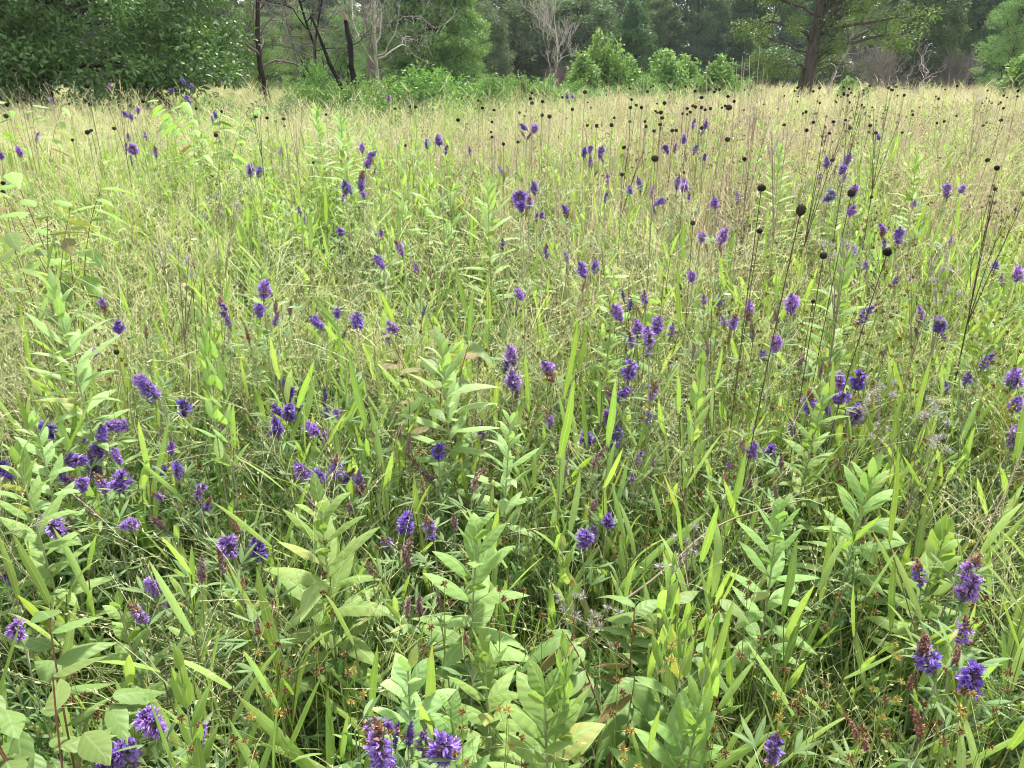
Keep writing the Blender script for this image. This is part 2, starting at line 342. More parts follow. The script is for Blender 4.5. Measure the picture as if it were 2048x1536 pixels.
# --- tufts
def tuft_blades(n, rad, h0, h1, w, droop=(.15, .6), el=(60, 86), mat=0, mb=None):
    mb = mb or MB(); az = u(0, 6.28, n); r = rad*np.sqrt(RNG.random(n)); a2 = u(0, 6.28, n)
    B = np.stack([r*np.cos(a2), r*np.sin(a2), np.zeros(n)], -1); D = dirs(az, np.radians(u(el[0], el[1], n)))
    leaves(mb, B, D, u(h0, h1, n), w*u(.7, 1.3, n), 'grass', u(droop[0], droop[1], n), 0, mat, k=6)
    return mb
def panicle_tuft(n, rad, h, thick, branches=9, mb=None, ms=0, mp=1, spk=True):
    mb = mb or MB(); az = u(0, 6.28, n); r = rad*np.sqrt(RNG.random(n)); a2 = u(0, 6.28, n)
    B = np.stack([r*np.cos(a2), r*np.sin(a2), np.zeros(n)], -1); D = dirs(az, np.radians(u(55, 86, n))); L = h*u(.8, 1.2, n)
    P = arc(B, D, L, u(.05, .4, n), 9)
    mb.tubes(P, thick*np.array([1, .95, .9, .85, .75, .65, .55, .45, .3]), 3, ms)
    # branches leave the top 45 % of each stalk
    t = u(.55, .99, (n, branches)); i = np.minimum((t*8).astype(int), 7); f = (t*8-i)[..., None]
    ar = np.arange(n)[:, None]; S = P[ar, i]*(1-f) + P[ar, i+1]*f; T = nrm(P[ar, i+1]-P[ar, i])
    S = S.reshape(-1, 3); T = T.reshape(-1, 3); m = len(S)
    rd = nrm(RNG.normal(size=(m, 3))); rd = nrm(rd - T*(rd*T).sum(-1, keepdims=True)); ang = u(.2, .85, m)[:, None]
    Db = nrm(T*np.cos(ang) + rd*np.sin(ang)); Lb = u(.3, 1, m)*h*.24
    Pb = arc(S, Db, Lb, u(.02, .25, m), 4)
    mb.ribbons(Pb, thick*np.array([.8, .7, .6, .5]), nrm(RNG.normal(size=(m, 3))), mat=mp)
    if spk:
        q = 3; tt = u(.45, 1, (m, q)); j = np.minimum((tt*3).astype(int), 2); f = (tt*3-j)[..., None]; ar = np.arange(m)[:, None]
        C = (Pb[ar, j]*(1-f)+Pb[ar, j+1]*f).reshape(-1, 3); Dd = nrm(np.repeat(Db, q, 0) + RNG.normal(0, .35, (m*q, 3)))
        mb.quads(C, Dd, nrm(RNG.normal(size=C.shape)), u(.006, .010, len(C))*(thick/.0007)**.5, .0022*(thick/.0007)**.7, mp, bend=0)
    return mb
def forb_tuft(nst, rad, h, leafL, leafW, prof, pitch, mb=None, mleaf=0, mstem=1, whorl=2, el=(15, 60), lean=.2, taper=True, lo=.15, droop=(.1, .45), th=.0018):
    mb = mb or MB()
    for s in range(nst):
        a = u(0, 6.28); r = rad*math.sqrt(RNG.random()); hh = h*u(.75, 1.15)
        B = np.array([[r*math.cos(a), r*math.sin(a), 0]]); D = nrm(np.array([[u(-lean, lean), u(-lean, lean), 1.]]))
        P = arc(B, D, hh, 0.06, 8)[0]; mb.tube(P, th*np.linspace(1.3, .5, 8), 4, mstem)
        k = max(2, int(hh*(1-lo)/pitch)); t = lo + (1-lo)*np.arange(k+1)/k; az0 = u(0, 6.28)
        Z = np.repeat(t, whorl); az = az0 + np.repeat(np.arange(k+1)*(math.pi/2 if whorl == 2 else 1.2), whorl) + np.tile(np.arange(whorl)*2*math.pi/whorl, k+1) + RNG.normal(0, .2, (k+1)*whorl)
        Bp = np.stack([np.interp(Z, np.linspace(0, 1, 8), P[:, c]) for c in range(3)], -1)
        e = np.radians(np.interp(Z, [lo, 1], [el[0], el[1]]) + RNG.normal(0, 7, len(Z)))
        sz = np.interp(Z, [lo, .55, 1], [.8, 1, .5 if taper else .9])*u(.85, 1.15, len(Z))
        leaves(mb, Bp, dirs(az, e), leafL*sz, leafW*sz, prof, u(droop[0], droop[1], len(Z)), .3, mleaf, roll=.25)
    return mb
mk = lambda mb, nm, mats: mb.mesh(nm, [M[x] for x in mats])
rz = lambda n: u(0, 6.28, n)
# green blades: near (fine), mid, far
HERO = []
def hero(px, py, r, dep, strength=.9): HERO.append((px, py, r, dep, strength))
def thin(P, h, soft=1.0):
    """leave the room around the larger plants that the photograph shows open"""
    top = P + np.array([0, 0, h]); rel = top - np.array([0, 0, CAMZ]); dep = rel[:, 1]*CP - rel[:, 2]*SP; b = (rel[:, 1]*SP + rel[:, 2]*CP)/dep; sx = 1024 + FPX*rel[:, 0]/dep; sy = 768 - FPX*b
    keep = np.ones(len(P), bool)
    for px, py, r, d, s in HERO:
        w = .07*FPX/np.maximum(dep, .3); hit = (dep < d + .02) & (np.abs(sx-px) < r + w*.5) & (sy < py + r*.6) & (RNG.random(len(P)) < s*soft); keep &= ~hit
    return P[keep]
def grass_scatter():
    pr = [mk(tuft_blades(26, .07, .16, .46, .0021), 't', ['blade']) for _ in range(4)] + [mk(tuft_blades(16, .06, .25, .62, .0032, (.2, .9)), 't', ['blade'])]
    P = np.concatenate([thin(spots(3200, .3, 3.2), .42), spots(3400, 3.0, 8)])
    scatter('green_grass', pr, P, rz(len(P)), u(.8, 1.25, len(P)), .1, 'green grass blades filling the meadow between the flowers', 'grass')
    pr = [mk(tuft_blades(60, .3, .3, .62, .0045, (.2, .9)), 't', ['blade']) for _ in range(3)]
    P = np.concatenate([spots(4000, 7.5, 18, margin=2), spots(3300, 17, 60, margin=4)])
    sc_ = np.where(P[:, 1] > 17, 1.15, 1.0); sc_ = sc_*u(.8, 1.15, len(P))
    scatter('distant_grass', pr, P, rz(len(P)), sc_, .1, 'far green grass running back to the trees', 'grass')
def straw_scatter():
    pr = [mk(panicle_tuft(4, .05, .70, .0008, 8), 't', ['culm', 'straw']) for _ in range(4)]
    pr2 = [mk(panicle_tuft(7, .15, .80, .0012, 6), 't', ['culm', 'straw']) for _ in range(4)]
    P1 = spots(1050, .45, 3.0); P1 = P1[RNG.random(len(P1)) < np.clip(.25 + .4*(P1[:, 1]-.7), .15, 1)]
    P1 = thin(P1, .6, .35)
    P2 = spots(5200, 2.2, 11, margin=1.5)
    w = .50 + .55*vnoise(P2[:, 0], P2[:, 1], 1.4, 3); P2 = thin(P2[RNG.random(len(P2)) < w], .6, .7)
    scatter('pale_panicle_grass', pr, P1, rz(len(P1)), u(.8, 1.15, len(P1)), .24, 'fine pale seed stalks of wiry grass near the camera', 'grass')
    scatter('pale_grass_haze', pr2, P2, rz(len(P2)), u(.85, 1.2, len(P2)), .1, 'pale yellow haze of wiry grass panicles across the middle of the meadow', 'grass')
    pr3 = [mk(panicle_tuft(14, .35, .85, .0032, 6, spk=False), 't', ['culm', 'straw']) for _ in range(3)]
    P3 = np.concatenate([spots(1900, 10, 22, margin=3), spots(2100, 21, 60, margin=5)]); 
    scatter('distant_pale_grass', pr3, P3, rz(len(P3)), u(.8, 1.15, len(P3)), .08, 'far pale yellow grass heads below the tree line', 'grass')
    pr4 = [mk(tuft_blades(34, .30, .55, 1.0, .0022, (.02, .2), (74, 90)), 't', ['deadstraw']) for _ in range(3)]
    P4 = np.concatenate([spots(1500, 3.2, 9, margin=2), spots(3200, 8, 20, margin=3), spots(3400, 19, 60, margin=5)])
    right = smooth(P4[:, 0]/P4[:, 1], -.25, .3); P4 = P4[RNG.random(len(P4)) < np.clip(right*.85 + .2, 0, 1)*np.clip((P4[:, 1]-3)/5, .2, 1)]
    pr4 += [mk(tuft_blades(2, .30, 1.0, 1.4, .0028, (.02, .15), (78, 90)), 't', ['deadstraw'])]
    scatter('dead_standing_straw', pr4, P4, rz(len(P4)), u(.7, 1.1, len(P4)), .06, 'dead pinkish tan stalks standing in the far right of the meadow', 'grass')
def speck_tuft(n, rad, h, thick):
    mb = MB(); az = u(0, 6.28, n); r = rad*np.sqrt(RNG.random(n)); a2 = u(0, 6.28, n); B = np.stack([r*np.cos(a2), r*np.sin(a2), np.zeros(n)], -1); D = dirs(az, np.radians(u(66, 88, n)))
    P = arc(B, D, h*u(.75, 1.2, n), u(.02, .2, n), 7); mb.tubes(P, thick*np.linspace(1, .5, 7), 3, 0)
    for i in range(n):
        k = int(RNG.integers(3, 7)); c = P[i, -1] + RNG.normal(0, .018, (k, 3)) - [0, 0, .03]*RNG.random((k, 1)); c = np.repeat(c, 7, 0); mb.quads(c, nrm(RNG.normal(size=c.shape)), nrm(RNG.normal(size=c.shape)), .007, .0034, 1, bend=.1)
    return mb
def cover_scatter():
    pr = [mk(speck_tuft(5, .14, .66, .0011), 't', ['greystem', 'sedgeseed']) for _ in range(3)] + [mk(speck_tuft(4, .14, .72, .0012), 't', ['darkstem', 'spentpurp'])]
    P = spots(2600, 2.6, 13, margin=2); rt = smooth(P[:, 0]/P[:, 1], -.3, .35); P = P[RNG.random(len(P)) < .18 + .7*rt]
    scatter('dark_speckled_sedge', pr, P, rz(len(P)), u(.85, 1.25, len(P)), .1, 'thin stems with small dark brown heads speckling the pale grass', 'sedge')
    pr = [mk(forb_tuft(3, .06, .28, .055, .008, 'ovate', .04, el=(5, 55)), 't', ['under', 'forbstem']) for _ in range(3)]
    pr += [mk(forb_tuft(2, .05, .34, .08, .009, 'lance', .05, el=(15, 68)), 't', ['under', 'forbstem']) for _ in range(3)]
    P = np.concatenate([thin(spots(1400, .3, 3.2), .28), spots(2300, 3.0, 8)])
    scatter('leafy_undergrowth', pr, P, rz(len(P)), u(.7, 1.2, len(P)), .12, 'low dark leafy undergrowth beneath the grass', 'undergrowth')
    pr = [mk(forb_tuft(3, .06, .46, .045, .0046, 'lance', .032, whorl=3, el=(25, 65), mleaf=0, th=.0013), 't', ['silver', 'forbstem']) for _ in range(4)]
    P = np.concatenate([thin(spots(520, .4, 3.2), .4), spots(1300, 3, 8)])
    scatter('narrow_leaved_herbs', pr, P, rz(len(P)), u(.7, 1.15, len(P)), .12, 'grey green narrow leaved herbs mixed through the meadow', 'herbs')
    # bright broad blades of the middle distance
    pr = []
    for _ in range(4):
        mb = MB(); broad_mesh(mb, mb, 3, .05, .52, .17, .0085); pr.append(mk(mb, 't', ['broad', 'broadstem']))
    P = np.concatenate([spots(420, .7, 3.0), spots(2600, 2.4, 7), spots(1500, 6, 16)]); 
    keep = RNG.random(len(P)) < .65 + .5*vnoise(P[:, 0], P[:, 1], 1.1, 9); P = thin(P[keep], .48)
    scatter('broad_leaved_grass', pr, P, rz(len(P)), u(.75, 1.15, len(P)), .1, 'bright broad blades of grass scattered through the meadow', 'grass')
    pr = [mk(forb_tuft(5, .16, .62, .10, .012, 'lance', .06, el=(5, 65), lo=.3), 't', ['pairleaf', 'forbstem']) for _ in range(3)] + [mk(forb_tuft(4, .14, .55, .12, .014, 'lance', .06, el=(0, 60), lo=.3), 't', ['forb', 'forbstem']) for _ in range(2)]
    P = np.concatenate([spots(2000, 3.6, 15, margin=2), spots(1200, 14, 34, margin=3)]); P = P[vnoise(P[:, 0], P[:, 1], 1.3, 21) > .05]
    scatter('leafy_clumps', pr, P, rz(len(P)), u(.85, 1.35, len(P)), .08, 'brighter green leafy clumps showing through the pale grass farther back', 'herbs')
    # thatch
    pr = []
    for _ in range(3):
        mb = MB(); n = 45; B = np.stack([u(-.15, .15, n), u(-.15, .15, n), u(0, .05, n)], -1)
        leaves(mb, B, dirs(rz(n), np.radians(u(-3, 28, n))), u(.1, .3, n), .0016*u(.6, 1.6, n), 'grass', u(.05, .4, n), .2, 0); pr.append(mk(mb, 't', ['litter']))
    P = np.concatenate([spots(600, .2, 3.2), spots(500, 3, 7)])
    scatter('dead_thatch', pr, P, rz(len(P)), u(.7, 1.2, len(P)), .1, 'fallen dead grass lying on the soil under the plants', 'thatch')
def broad_mesh(mbl, mbs, nst, rad, h, L, W, ml=0, ms=1):
    for s in range(nst):
        a = u(0, 6.28); r = rad*math.sqrt(RNG.random()); hh = h*u(.75, 1.15); l2 = .22
        B = np.array([[r*math.cos(a), r*math.sin(a), 0]]); D = nrm(np.array([[u(-l2, l2), u(-l2, l2), 1.]]))
        P = arc(B, D, hh, .05, 8)[0]; mbs.tube(P, .0014*np.linspace(1.4, .7, 8), 5, ms)
        k = RNG.integers(4, 7); Z = np.linspace(.3, .98, k); Bp = np.stack([np.interp(Z, np.linspace(0, 1, 8), P[:, c]) for c in range(3)], -1)
        az = a + np.arange(k)*math.pi + RNG.normal(0, .5, k); e = np.radians(u(50, 84, k)); e[0] -= .2
        sz = u(.75, 1.15, k); leaves(mbl, Bp, dirs(az, e), L*sz, W*sz, 'blade', u(.02, .35, k), .3, ml, roll=.5, wave=.006)
# ------------------------------------------------------------------ where things are: photograph point -> place on the meadow
def depth_at(py):  return float(np.interp(py, [150, 200, 250, 300, 400, 620, 850, 1050, 1250, 1500], [7.5, 5.6, 4.6, 3.9, 3.1, 2.35, 2.1, 1.75, 1.35, 1.1]))
LM = [(90, 1380, 'the glossy lower left shoot'), (650, 1120, 'the tallest foreground leafy plant'), (950, 1150, 'the central foreground leafy plant'),
      (1085, 1450, 'the downy plant at bottom centre'), (1290, 1290, 'the red tinged woody shoot'), (100, 700, 'the tall plant at left edge'), (880, 770, 'the pale leafy plant mid picture'),
      (1602, 420, 'the largest black seed head'), (1775, 504, 'the tilted black seed head'), (1745, 1010, 'the leafy plant right of centre'), (865, 690, 'the reddish leaved shoot'),
      (1458, 215, 'the tallest black seed head'), (80, 400, 'the upper left woody shoot'), (1895, 1110, 'the round leaved plant at right'), (1310, 317, 'the high centre seed head'), (820, 1390, 'the low pale plant at bottom')]
ORD = ['', 'second ', 'third ', 'fourth ', 'fifth ', 'sixth ', 'seventh ', 'eighth ', 'ninth ', 'tenth ', 'eleventh ', 'twelfth ', 'thirteenth ', 'fourteenth ', 'fifteenth ', 'sixteenth ']
def blocked(px, py, dep):
    return any(abs(px-h[0]) < h[2] + 16 and py < h[1] + h[2]*.5 and py > h[1] - 420/dep and dep < h[3] for h in HERO) or any(abs(px-a[0]) < 85 and py > a[1]-30 and dep < a[3]+.1 for a in LP)
def unique_labels(items):
    """items: (obj, px, py, look, cat, group). Each gets the look, its landmark, its side and its rank by distance."""
    seen = {}
    for it in items:
        o, px, py, look, cat, grp = it
        d, lx, ly, lt = min(((px-a)**2 + ((py-b)*1.3)**2, a, b, t) for a, b, t in LM)
        dx, dy = px-lx, py-ly
        if abs(dx) > abs(dy)*1.1: side = 'right of' if dx > 0 else 'left of'
        else: side = 'before' if dy > 0 else 'beyond'
        seen.setdefault((look, side, lt), []).append((d, id(o), it))
    for (look, side, lt), L in seen.items():
        L.sort(key=lambda z: (z[0], z[1]))
        for i, (_, _, (o, px, py, lk, cat, grp)) in enumerate(L):
            tag(o, (ORD[min(i, 15)] + look + ' ' + side + ' ' + lt)[:140], cat, grp)
# ------------------------------------------------------------------ purple flower spikes
def spike_mesh(kind, L=.07, rad=.0105, nfl=85):
    mb = MB(); n = nfl; t = np.sort(RNG.random(n)); az = u(0, 6.28, n)
    env = np.clip(np.sin(np.clip(t*2.9+.25, 0, math.pi))*1.15, .25, 1)
    el = np.radians(np.interp(t, [0, .75, 1], [-12, 38, 74]) + RNG.normal(0, 14, n)); D = dirs(az, el)
    bx_, by_ = u(-.25, .25), u(-.25, .25); C = np.stack([t*t*L*bx_, t*t*L*by_, t*L*.92], -1); env = env*(.88 + .22*np.sin(az*2 + t*7 + u(0, 6))); az0 = u(0, 6.28); z = lambda m: None
    mb.tube([[0, 0, -.01], [0, 0, L*.5], [0, 0, L*.95]], [.0016, .0014, .0007], 5, 0)
    cal = C + D*(rad*env*.12)[:, None]
    mb.quads(cal, D, nrm(RNG.normal(size=(n, 3))), rad*env*u(.5, .8, n), rad*.34, 1, bend=.1)
    mb.quads(cal, D, nrm(RNG.normal(size=(n, 3))), rad*env*u(.5, .8, n), rad*.34, 1, bend=.1)
    if kind == 'bloom': fr = (0, 1)
    elif kind == 'topfade': fr = (0, .6)
    elif kind == 'lowfade': fr = (.45, 1)
    elif kind == 'thin': fr = (.15, .9)
    else: fr = (2, 2)
    for j in range(7):
        ok = (t >= fr[0]) & (t <= fr[1])
        if kind == 'thin': ok &= RNG.random(n) < .6
        if not ok.any(): break
        c = C[ok] + D[ok]*(rad*env[ok]*.45)[:, None]; d2 = nrm(D[ok] + RNG.normal(0, .33, (ok.sum(), 3)))
        mb.quads(c, d2, nrm(RNG.normal(size=c.shape)), rad*env[ok]*u(.4, .8, len(c)), rad*u(.13, .24, len(c)), 2, bend=u(-.5, .3, (len(c), 1)))
    bad = (t < fr[0]) | (t > fr[1])
    if bad.any():
        for j in range(3):
            c = C[bad] + D[bad]*(rad*.3); d2 = nrm(D[bad] + RNG.normal(0, .4, (bad.sum(), 3)))
            mb.quads(c, d2, nrm(RNG.normal(size=c.shape)), rad*env[bad]*u(.35, .8, len(c)), rad*u(.2, .34, len(c)), 3, bend=.4)
    mats = ['silver', 'calyx', 'petal', 'spent']
    if kind == 'bud': mats = ['silver', 'petaldk', 'petaldk', 'petaldk']
    if kind == 'spentm': mats = ['silver', 'spentpurp', 'spent', 'spentpurp']
    if kind == 'spent': mats = ['silver', 'spent', 'spent', 'spent']
    return mb.mesh('flower_spike', [M[x] for x in mats])
SPK = {'b': [spike_mesh('bloom', .041+.005*i, .0168+.0015*(i % 3), 90) for i in range(5)], 't': [spike_mesh('topfade', .062, .0155) for _ in range(3)], 'l': [spike_mesh('lowfade', .060, .0155) for _ in range(2)],
      'n': [spike_mesh('thin', .06, .015, 55) for _ in range(2)], 'd': [spike_mesh('bud', .05, .0085, 75) for _ in range(2)], 's': [spike_mesh('spent', .06, .0095, 90) for _ in range(3)], 'm': [spike_mesh('spentm', .06, .0105, 90) for _ in range(3)]}
LOOK = {'b': 'purple flower', 't': 'brown tipped purple flower', 'l': 'part faded purple flower', 'n': 'sparse violet flower', 'd': 'dark budding flower', 's': 'spent brown flower', 'm': 'spent mauve flower'}
# x, y of the spike's middle in the photograph, kind, size, lean (degrees, + to the right)
FL = """15 1155 t .8;27 1256 b .8;278 1222 t .9;307 1164 b .85;292 1429 b 1.15 -18;246 1512 b 1.2 70;398 1458 t .8;403 1143 m 1;441 1130 m .9;485 1164 s .8;550 1213 s .7;516 1249 m .6
765 1444 n 1 60;764 1492 t 1.15;764 1532 b 1.1;820 1458 d 1;894 1483 b 1.15;745 1133 m .9;818 1095 m 1.2 20;839 1207 m .9;810 1212 m .8;882 1203 m .7;935 1287 s .7
1838 1143 t 1 -12;1945 1132 t 1.15 8;1938 1172 b 1.1 10;1934 1263 t .9 12;1849 1311 t 1.1 -30;1936 1348 b 1.1;1920 1304 s .8;1553 1492 n 1 10;1720 1465 s 1.1 -25;1844 1441 s 1.2
94 852 b 1.1;169 876 b .7 60;203 865 b .9;243 850 b 1.2 85;155 918 b 1 80;188 930 b 1.1;196 896 b 1;232 908 b .8;239 951 b 1.2 8;130 958 l 1.1 -60;164 961 b .9;205 965 t .9;7 937 b 1
342 894 b .7;325 941 b .9 70;355 937 b .8;396 978 n 1;367 812 b 1 10;294 783 b 1 -50;578 814 b 1.2;554 815 b .9;550 852 b 1;615 853 b 1 -50;653 824 b .6;672 824 b .6;580 785 b .9 10
603 939 b 1 -15;639 949 b 1 30;673 930 t 1.1;104 1050 b 1.2 -35;265 1047 b .9 70;313 1046 m 1 -40;451 1081 b 1.2;513 1094 b 1.1;472 1040 s 1.1;143 1043 m .9;190 1024 m .8;439 1115 s 1.1;444 853 m .9 10
876 894 b 1.1;967 860 n 1;1176 870 b 1.05;1232 870 b 1.15 10;1213 824 b 1 -25;1100 835 t .8;718 965 l 1.2;810 1040 b 1.1;858 1053 t 1;1172 1067 b 1;1218 1035 b .8;1275 913 n .8;1264 958 n .6;1297 828 t .9
830 920 s 1.1 -25;854 944 m 1.1 -25;847 978 s 1;950 954 m 1.1 10;752 872 m .8;796 867 m .9;820 883 m .8 10;1126 898 m .9 -20;1193 910 m 1.1;1186 1009 m 1.1 10;912 1043 m .9 8;817 1110 m 1.1
1620 804 t 1.2;1686 792 b .9;1714 824 b 1.1;1509 860 n .6;1509 898 b .8;1545 894 b .9 15;2037 799 b 1.1;2038 869 b 1.2;1488 893 m 1;1563 920 m .8;1498 965 m .8;1456 961 s .9;1553 982 m .7
528 574 b 1.2 10;519 612 b 1;444 612 t 1 -12;549 612 m .9;581 612 m .9 8;631 641 b 1 -30;675 620 b .7;234 646 b .9;191 704 b .7 60;208 608 l .9;274 756 b 1.1 -45;288 772 b 1.05 -40;554 742 d .9;649 779 d 1;678 458 b .8 -20;495 666 s .9;292 663 s .7;300 780 b .9 -50
757 520 b 1 -30;800 492 t 1.1;762 465 n .8;683 458 b .7;1093 499 t .9;1005 487 n .7;1134 511 n .7;1163 537 b 1 -20;1192 531 b .8;1035 585 b .8 -30;714 636 b 1.1;782 648 b 1 -20;847 615 d .9;1022 707 b 1.1 -12;1029 755 b 1.3;1100 736 l 1.3;1245 586 d .9 -15;1287 596 n .9
1233 622 b 1 -25;1278 653 b 1.1;1297 670 b 1;1317 643 b 1.2 10;1264 678 t .9;1263 731 b 1.3;1225 788 t .9 -40;1257 779 b .9 50;1307 779 t 1;1042 405 b 1;1083 427 b .7;1133 420 l 1;834 533 n .8
1406 468 b .9;1447 470 b 1.1 15;1705 415 b 1;1767 458 l .9;1799 468 b 1.1;1732 531 n .7;1992 530 n .9;2038 545 b .9;1384 549 b .8;1408 602 n .8;1500 619 l 1.2;1442 602 n .9;1469 639 t 1;1584 603 b 1.2 -8;1555 678 b 1.2 8;1727 625 n 1.3 8
1845 627 n .9;1881 639 b 1.1;1680 755 b 1.1;1722 752 b 1.3;1688 790 b .9 40;1970 718 n 1;2035 752 b 1.2;1703 499 b .8;1505 660 m 1.1;1416 692 m .9;1936 755 n .9;1555 630 m 1;1640 740 m .8
366 161 b 1;342 178 b 1 -15;383 169 b .9 10;374 195 b .9;101 196 b .7;260 229 b 1.2;277 219 b .9 15;249 226 b .9 -30;263 290 b 1.3 -15;292 270 n 1;256 273 n .9;429 226 b .9;39 299 b 1.1;2 307 b .9;501 338 b 1;520 338 b 1.1 20;72 272 n .9;219 171 n .9;694 373 b 1 -30;311 302 t .9
777 195 b 1;856 284 b 1;876 273 b 1.3 -8;893 297 t .9;724 294 b .9;736 321 b 1.1 20;745 309 b .8 60;721 359 t 1.4;690 372 b 1;1046 253 b 1 -50;1071 251 b 1.2 15;1047 270 n .8 -30;1134 190 b .8;1145 190 b .8;1169 304 b 1.1;1181 296 b .8;1203 301 b 1.3 12;1180 320 t .9
1039 393 b 1.4;1068 374 b 1;1059 403 t .9;1217 357 n .9;1259 374 b .9;1280 369 n 1.1 -10;1322 402 b .9 60;1210 393 n .8;1355 361 t 1.1;1370 369 b 1;1331 296 b .9 -30;1350 294 l .8;1370 275 b 1.1 10;1003 338 n .8;1413 246 b 1.1 12;1386 246 n .9;1409 313 b .8;1389 297 n 1
1756 270 b .8 -20;1652 323 b 1.1 -12;1695 318 b 1.2 15;1689 333 b 1.1 20;1685 359 n 1;1664 391 b 1 50;1708 378 b 1;1895 376 b 1;1929 372 b .9 30;1830 407 n .7;1430 403 b .9;1478 395 n .8;1370 367 b .9;1900 480 n .6;1640 355 n .8;1010 352 m .8;600 420 n .7;880 380 m .7;940 300 n .7;560 300 n .6
1790 560 n .7;1600 720 m .9;1850 790 n .8;1770 700 m .8;1390 700 m .8;1340 720 m .9;960 715 m .8;460 640 m .7;1130 940 m .8;1020 860 m .7;620 1000 m .7;700 1010 m .8"""
def spike_tree(px, py, kind, size, lean, far):
    dep = depth_at(py)*u(.96, 1.05); H = pd(px, py, dep)
    gb = ground(H[0], H[1]); h = H[2] - gb
    hero(px, py, 16*size*2.1/dep, dep, .9)
    rz_ = u(0, 6.28); bx = H[0] - math.sin(R(lean))*.06 + u(-.05, .05); by = H[1] + u(-.04, .07); gz = float(ground(bx, by)); base = np.array([bx, by, gz])
    root = empty('purple_flower_plant' if kind in 'btlnd' else 'spent_flower_plant', base)
    s = size*1.05*(u(.8, 1.15) if far else 1); Ls = .065*s
    ax = nrm(np.array([math.sin(R(lean)), u(-.25, .15), math.cos(R(lean))])); foot = H - ax*Ls*.5 - base
    P = np.array([[0, 0, -.02], foot*.35 + [u(-.01, .01), u(-.01, .01), 0], foot*.7 + [0, 0, -.0]*1, foot - ax*.02, foot]); 
    t5 = np.linspace(0, 1, 5); tt = np.linspace(0, 1, 10); P = np.stack([np.interp(tt, t5, P[:, c]) for c in range(3)], -1)
    mb = MB(); mb.tube(P, np.linspace(.0019, .0012, 10), 5, 0); mb.obj('stem', M['forbstem'], root)
    if not far:
        mb = MB(); k = RNG.integers(5, 9); Z = np.sort(u(.2, .9, k)); Bp = np.stack([np.interp(Z, tt, P[:, c]) for c in range(3)], -1)
        az = u(0, 6.28) + np.arange(k)*2.4; D = dirs(az, np.radians(u(20, 60, k))); pl = u(.02, .05, k)
        E = Bp + D*pl[:, None]; mb.ribbons(np.stack([Bp, E], 1), np.array([.0007, .0006]), hside(D), mat=1)
        B3 = np.repeat(E, 3, 0); A3 = np.repeat(az, 3) + np.tile([-.75, 0, .75], k); D3 = dirs(A3, np.radians(u(5, 50, 3*k)))
        leaves(mb, B3, D3, u(.035, .06, 3*k), .0046*u(.7, 1.2, 3*k), 'lance', u(.05, .3, 3*k), .3, 0, k=5); mb.obj('foliage', [M['silver'], M['forbstem']], root)
    sp = put('flower_spike', SPK[kind][RNG.integers(0, len(SPK[kind]))], root, foot)
    sp.rotation_euler = Vector(ax).to_track_quat('Z', 'Y').to_euler(); q = Vector(ax).to_track_quat('Z', 'Y') @ Matrix.Rotation(u(0, 6.28), 3, 'Z').to_quaternion(); sp.rotation_euler = q.to_euler()
    sp.scale = (s*u(.9, 1.1),)*2 + (s,)
    if kind in 'btlnd' and RNG.random() < .4:
        e = foot + np.array([u(-.045, .045), u(-.03, .03), u(-.06, -.015)]); j = P[6]; mb = MB(); mb.tube([j, (j+e)/2 + [0, 0, .004], e], [.0011, .001, .0008], 4, 0); mb.obj('side_stem', M['forbstem'], root)
        k2 = 'smdtn'[int(RNG.integers(0, 5))]; s2 = put('flower_spike', SPK[k2][0], root, e); s2.rotation_euler = (u(-.4, .4), u(-.4, .4), u(0, 6)); s2.scale = (s*.75,)*3
    return root
items = []; allf = []
for rec in FL.replace('\n', ';').split(';'):
    f = rec.split(); px, py = float(f[0]), float(f[1]); kind = f[2]; size = float(f[3]); lean = float(f[4]) if len(f) > 4 else u(-12, 12)
    far = py < 330; o = spike_tree(px, py, kind, size, lean, far)
    grp = 'purple flower spikes across the meadow' if kind in 'btlnd' else 'spent brown flower spikes in the meadow'
    if py > 560: items.append((o, px, py, LOOK[kind] + ' spike', 'flower', grp))
    else:
        side = 'left' if px < 683 else ('middle' if px < 1366 else 'right')
        rng_ = 'far edge' if py < 240 else ('far half' if py < 400 else 'middle distance')
        tag(o, 'small %s spike in pale grass, %s, %s third of meadow' % (LOOK[kind], rng_, side), 'flower', '%s spikes, %s, %s third of the meadow' % (LOOK[kind], rng_, side))
# ------------------------------------------------------------------ black coneflower seed heads
def head_mesh():
    mb = MB(); k = 9; t = np.linspace(0, 1, k); z = -np.cos(t*math.pi)*.92; r = np.sqrt(np.clip(1 - np.abs(z/.95)**2.2, .004, 1))
    mb.tubes(np.stack([0*z, 0*z, z], -1)[None], r[None]*.9, 12, 0)
    n = 260; i = np.arange(n)+.5; ph = np.arccos(1-2*i/n); th = math.pi*(1+5**.5)*i; D = np.stack([np.cos(th)*np.sin(ph), np.sin(th)*np.sin(ph), np.cos(ph)], -1)
    mb.quads(D*np.array([.86, .86, .84])*u(.93, 1.06, (n, 1)), nrm(D + RNG.normal(0, .15, D.shape)), nrm(RNG.normal(size=D.shape)), .22, .13, 0, bend=.1); return mb.mesh('seed_head', M['blackseed'])
HEADS = [head_mesh() for _ in range(2)]
def dep_of(H): return H[1]*CP - (H[2]-CAMZ)*SP
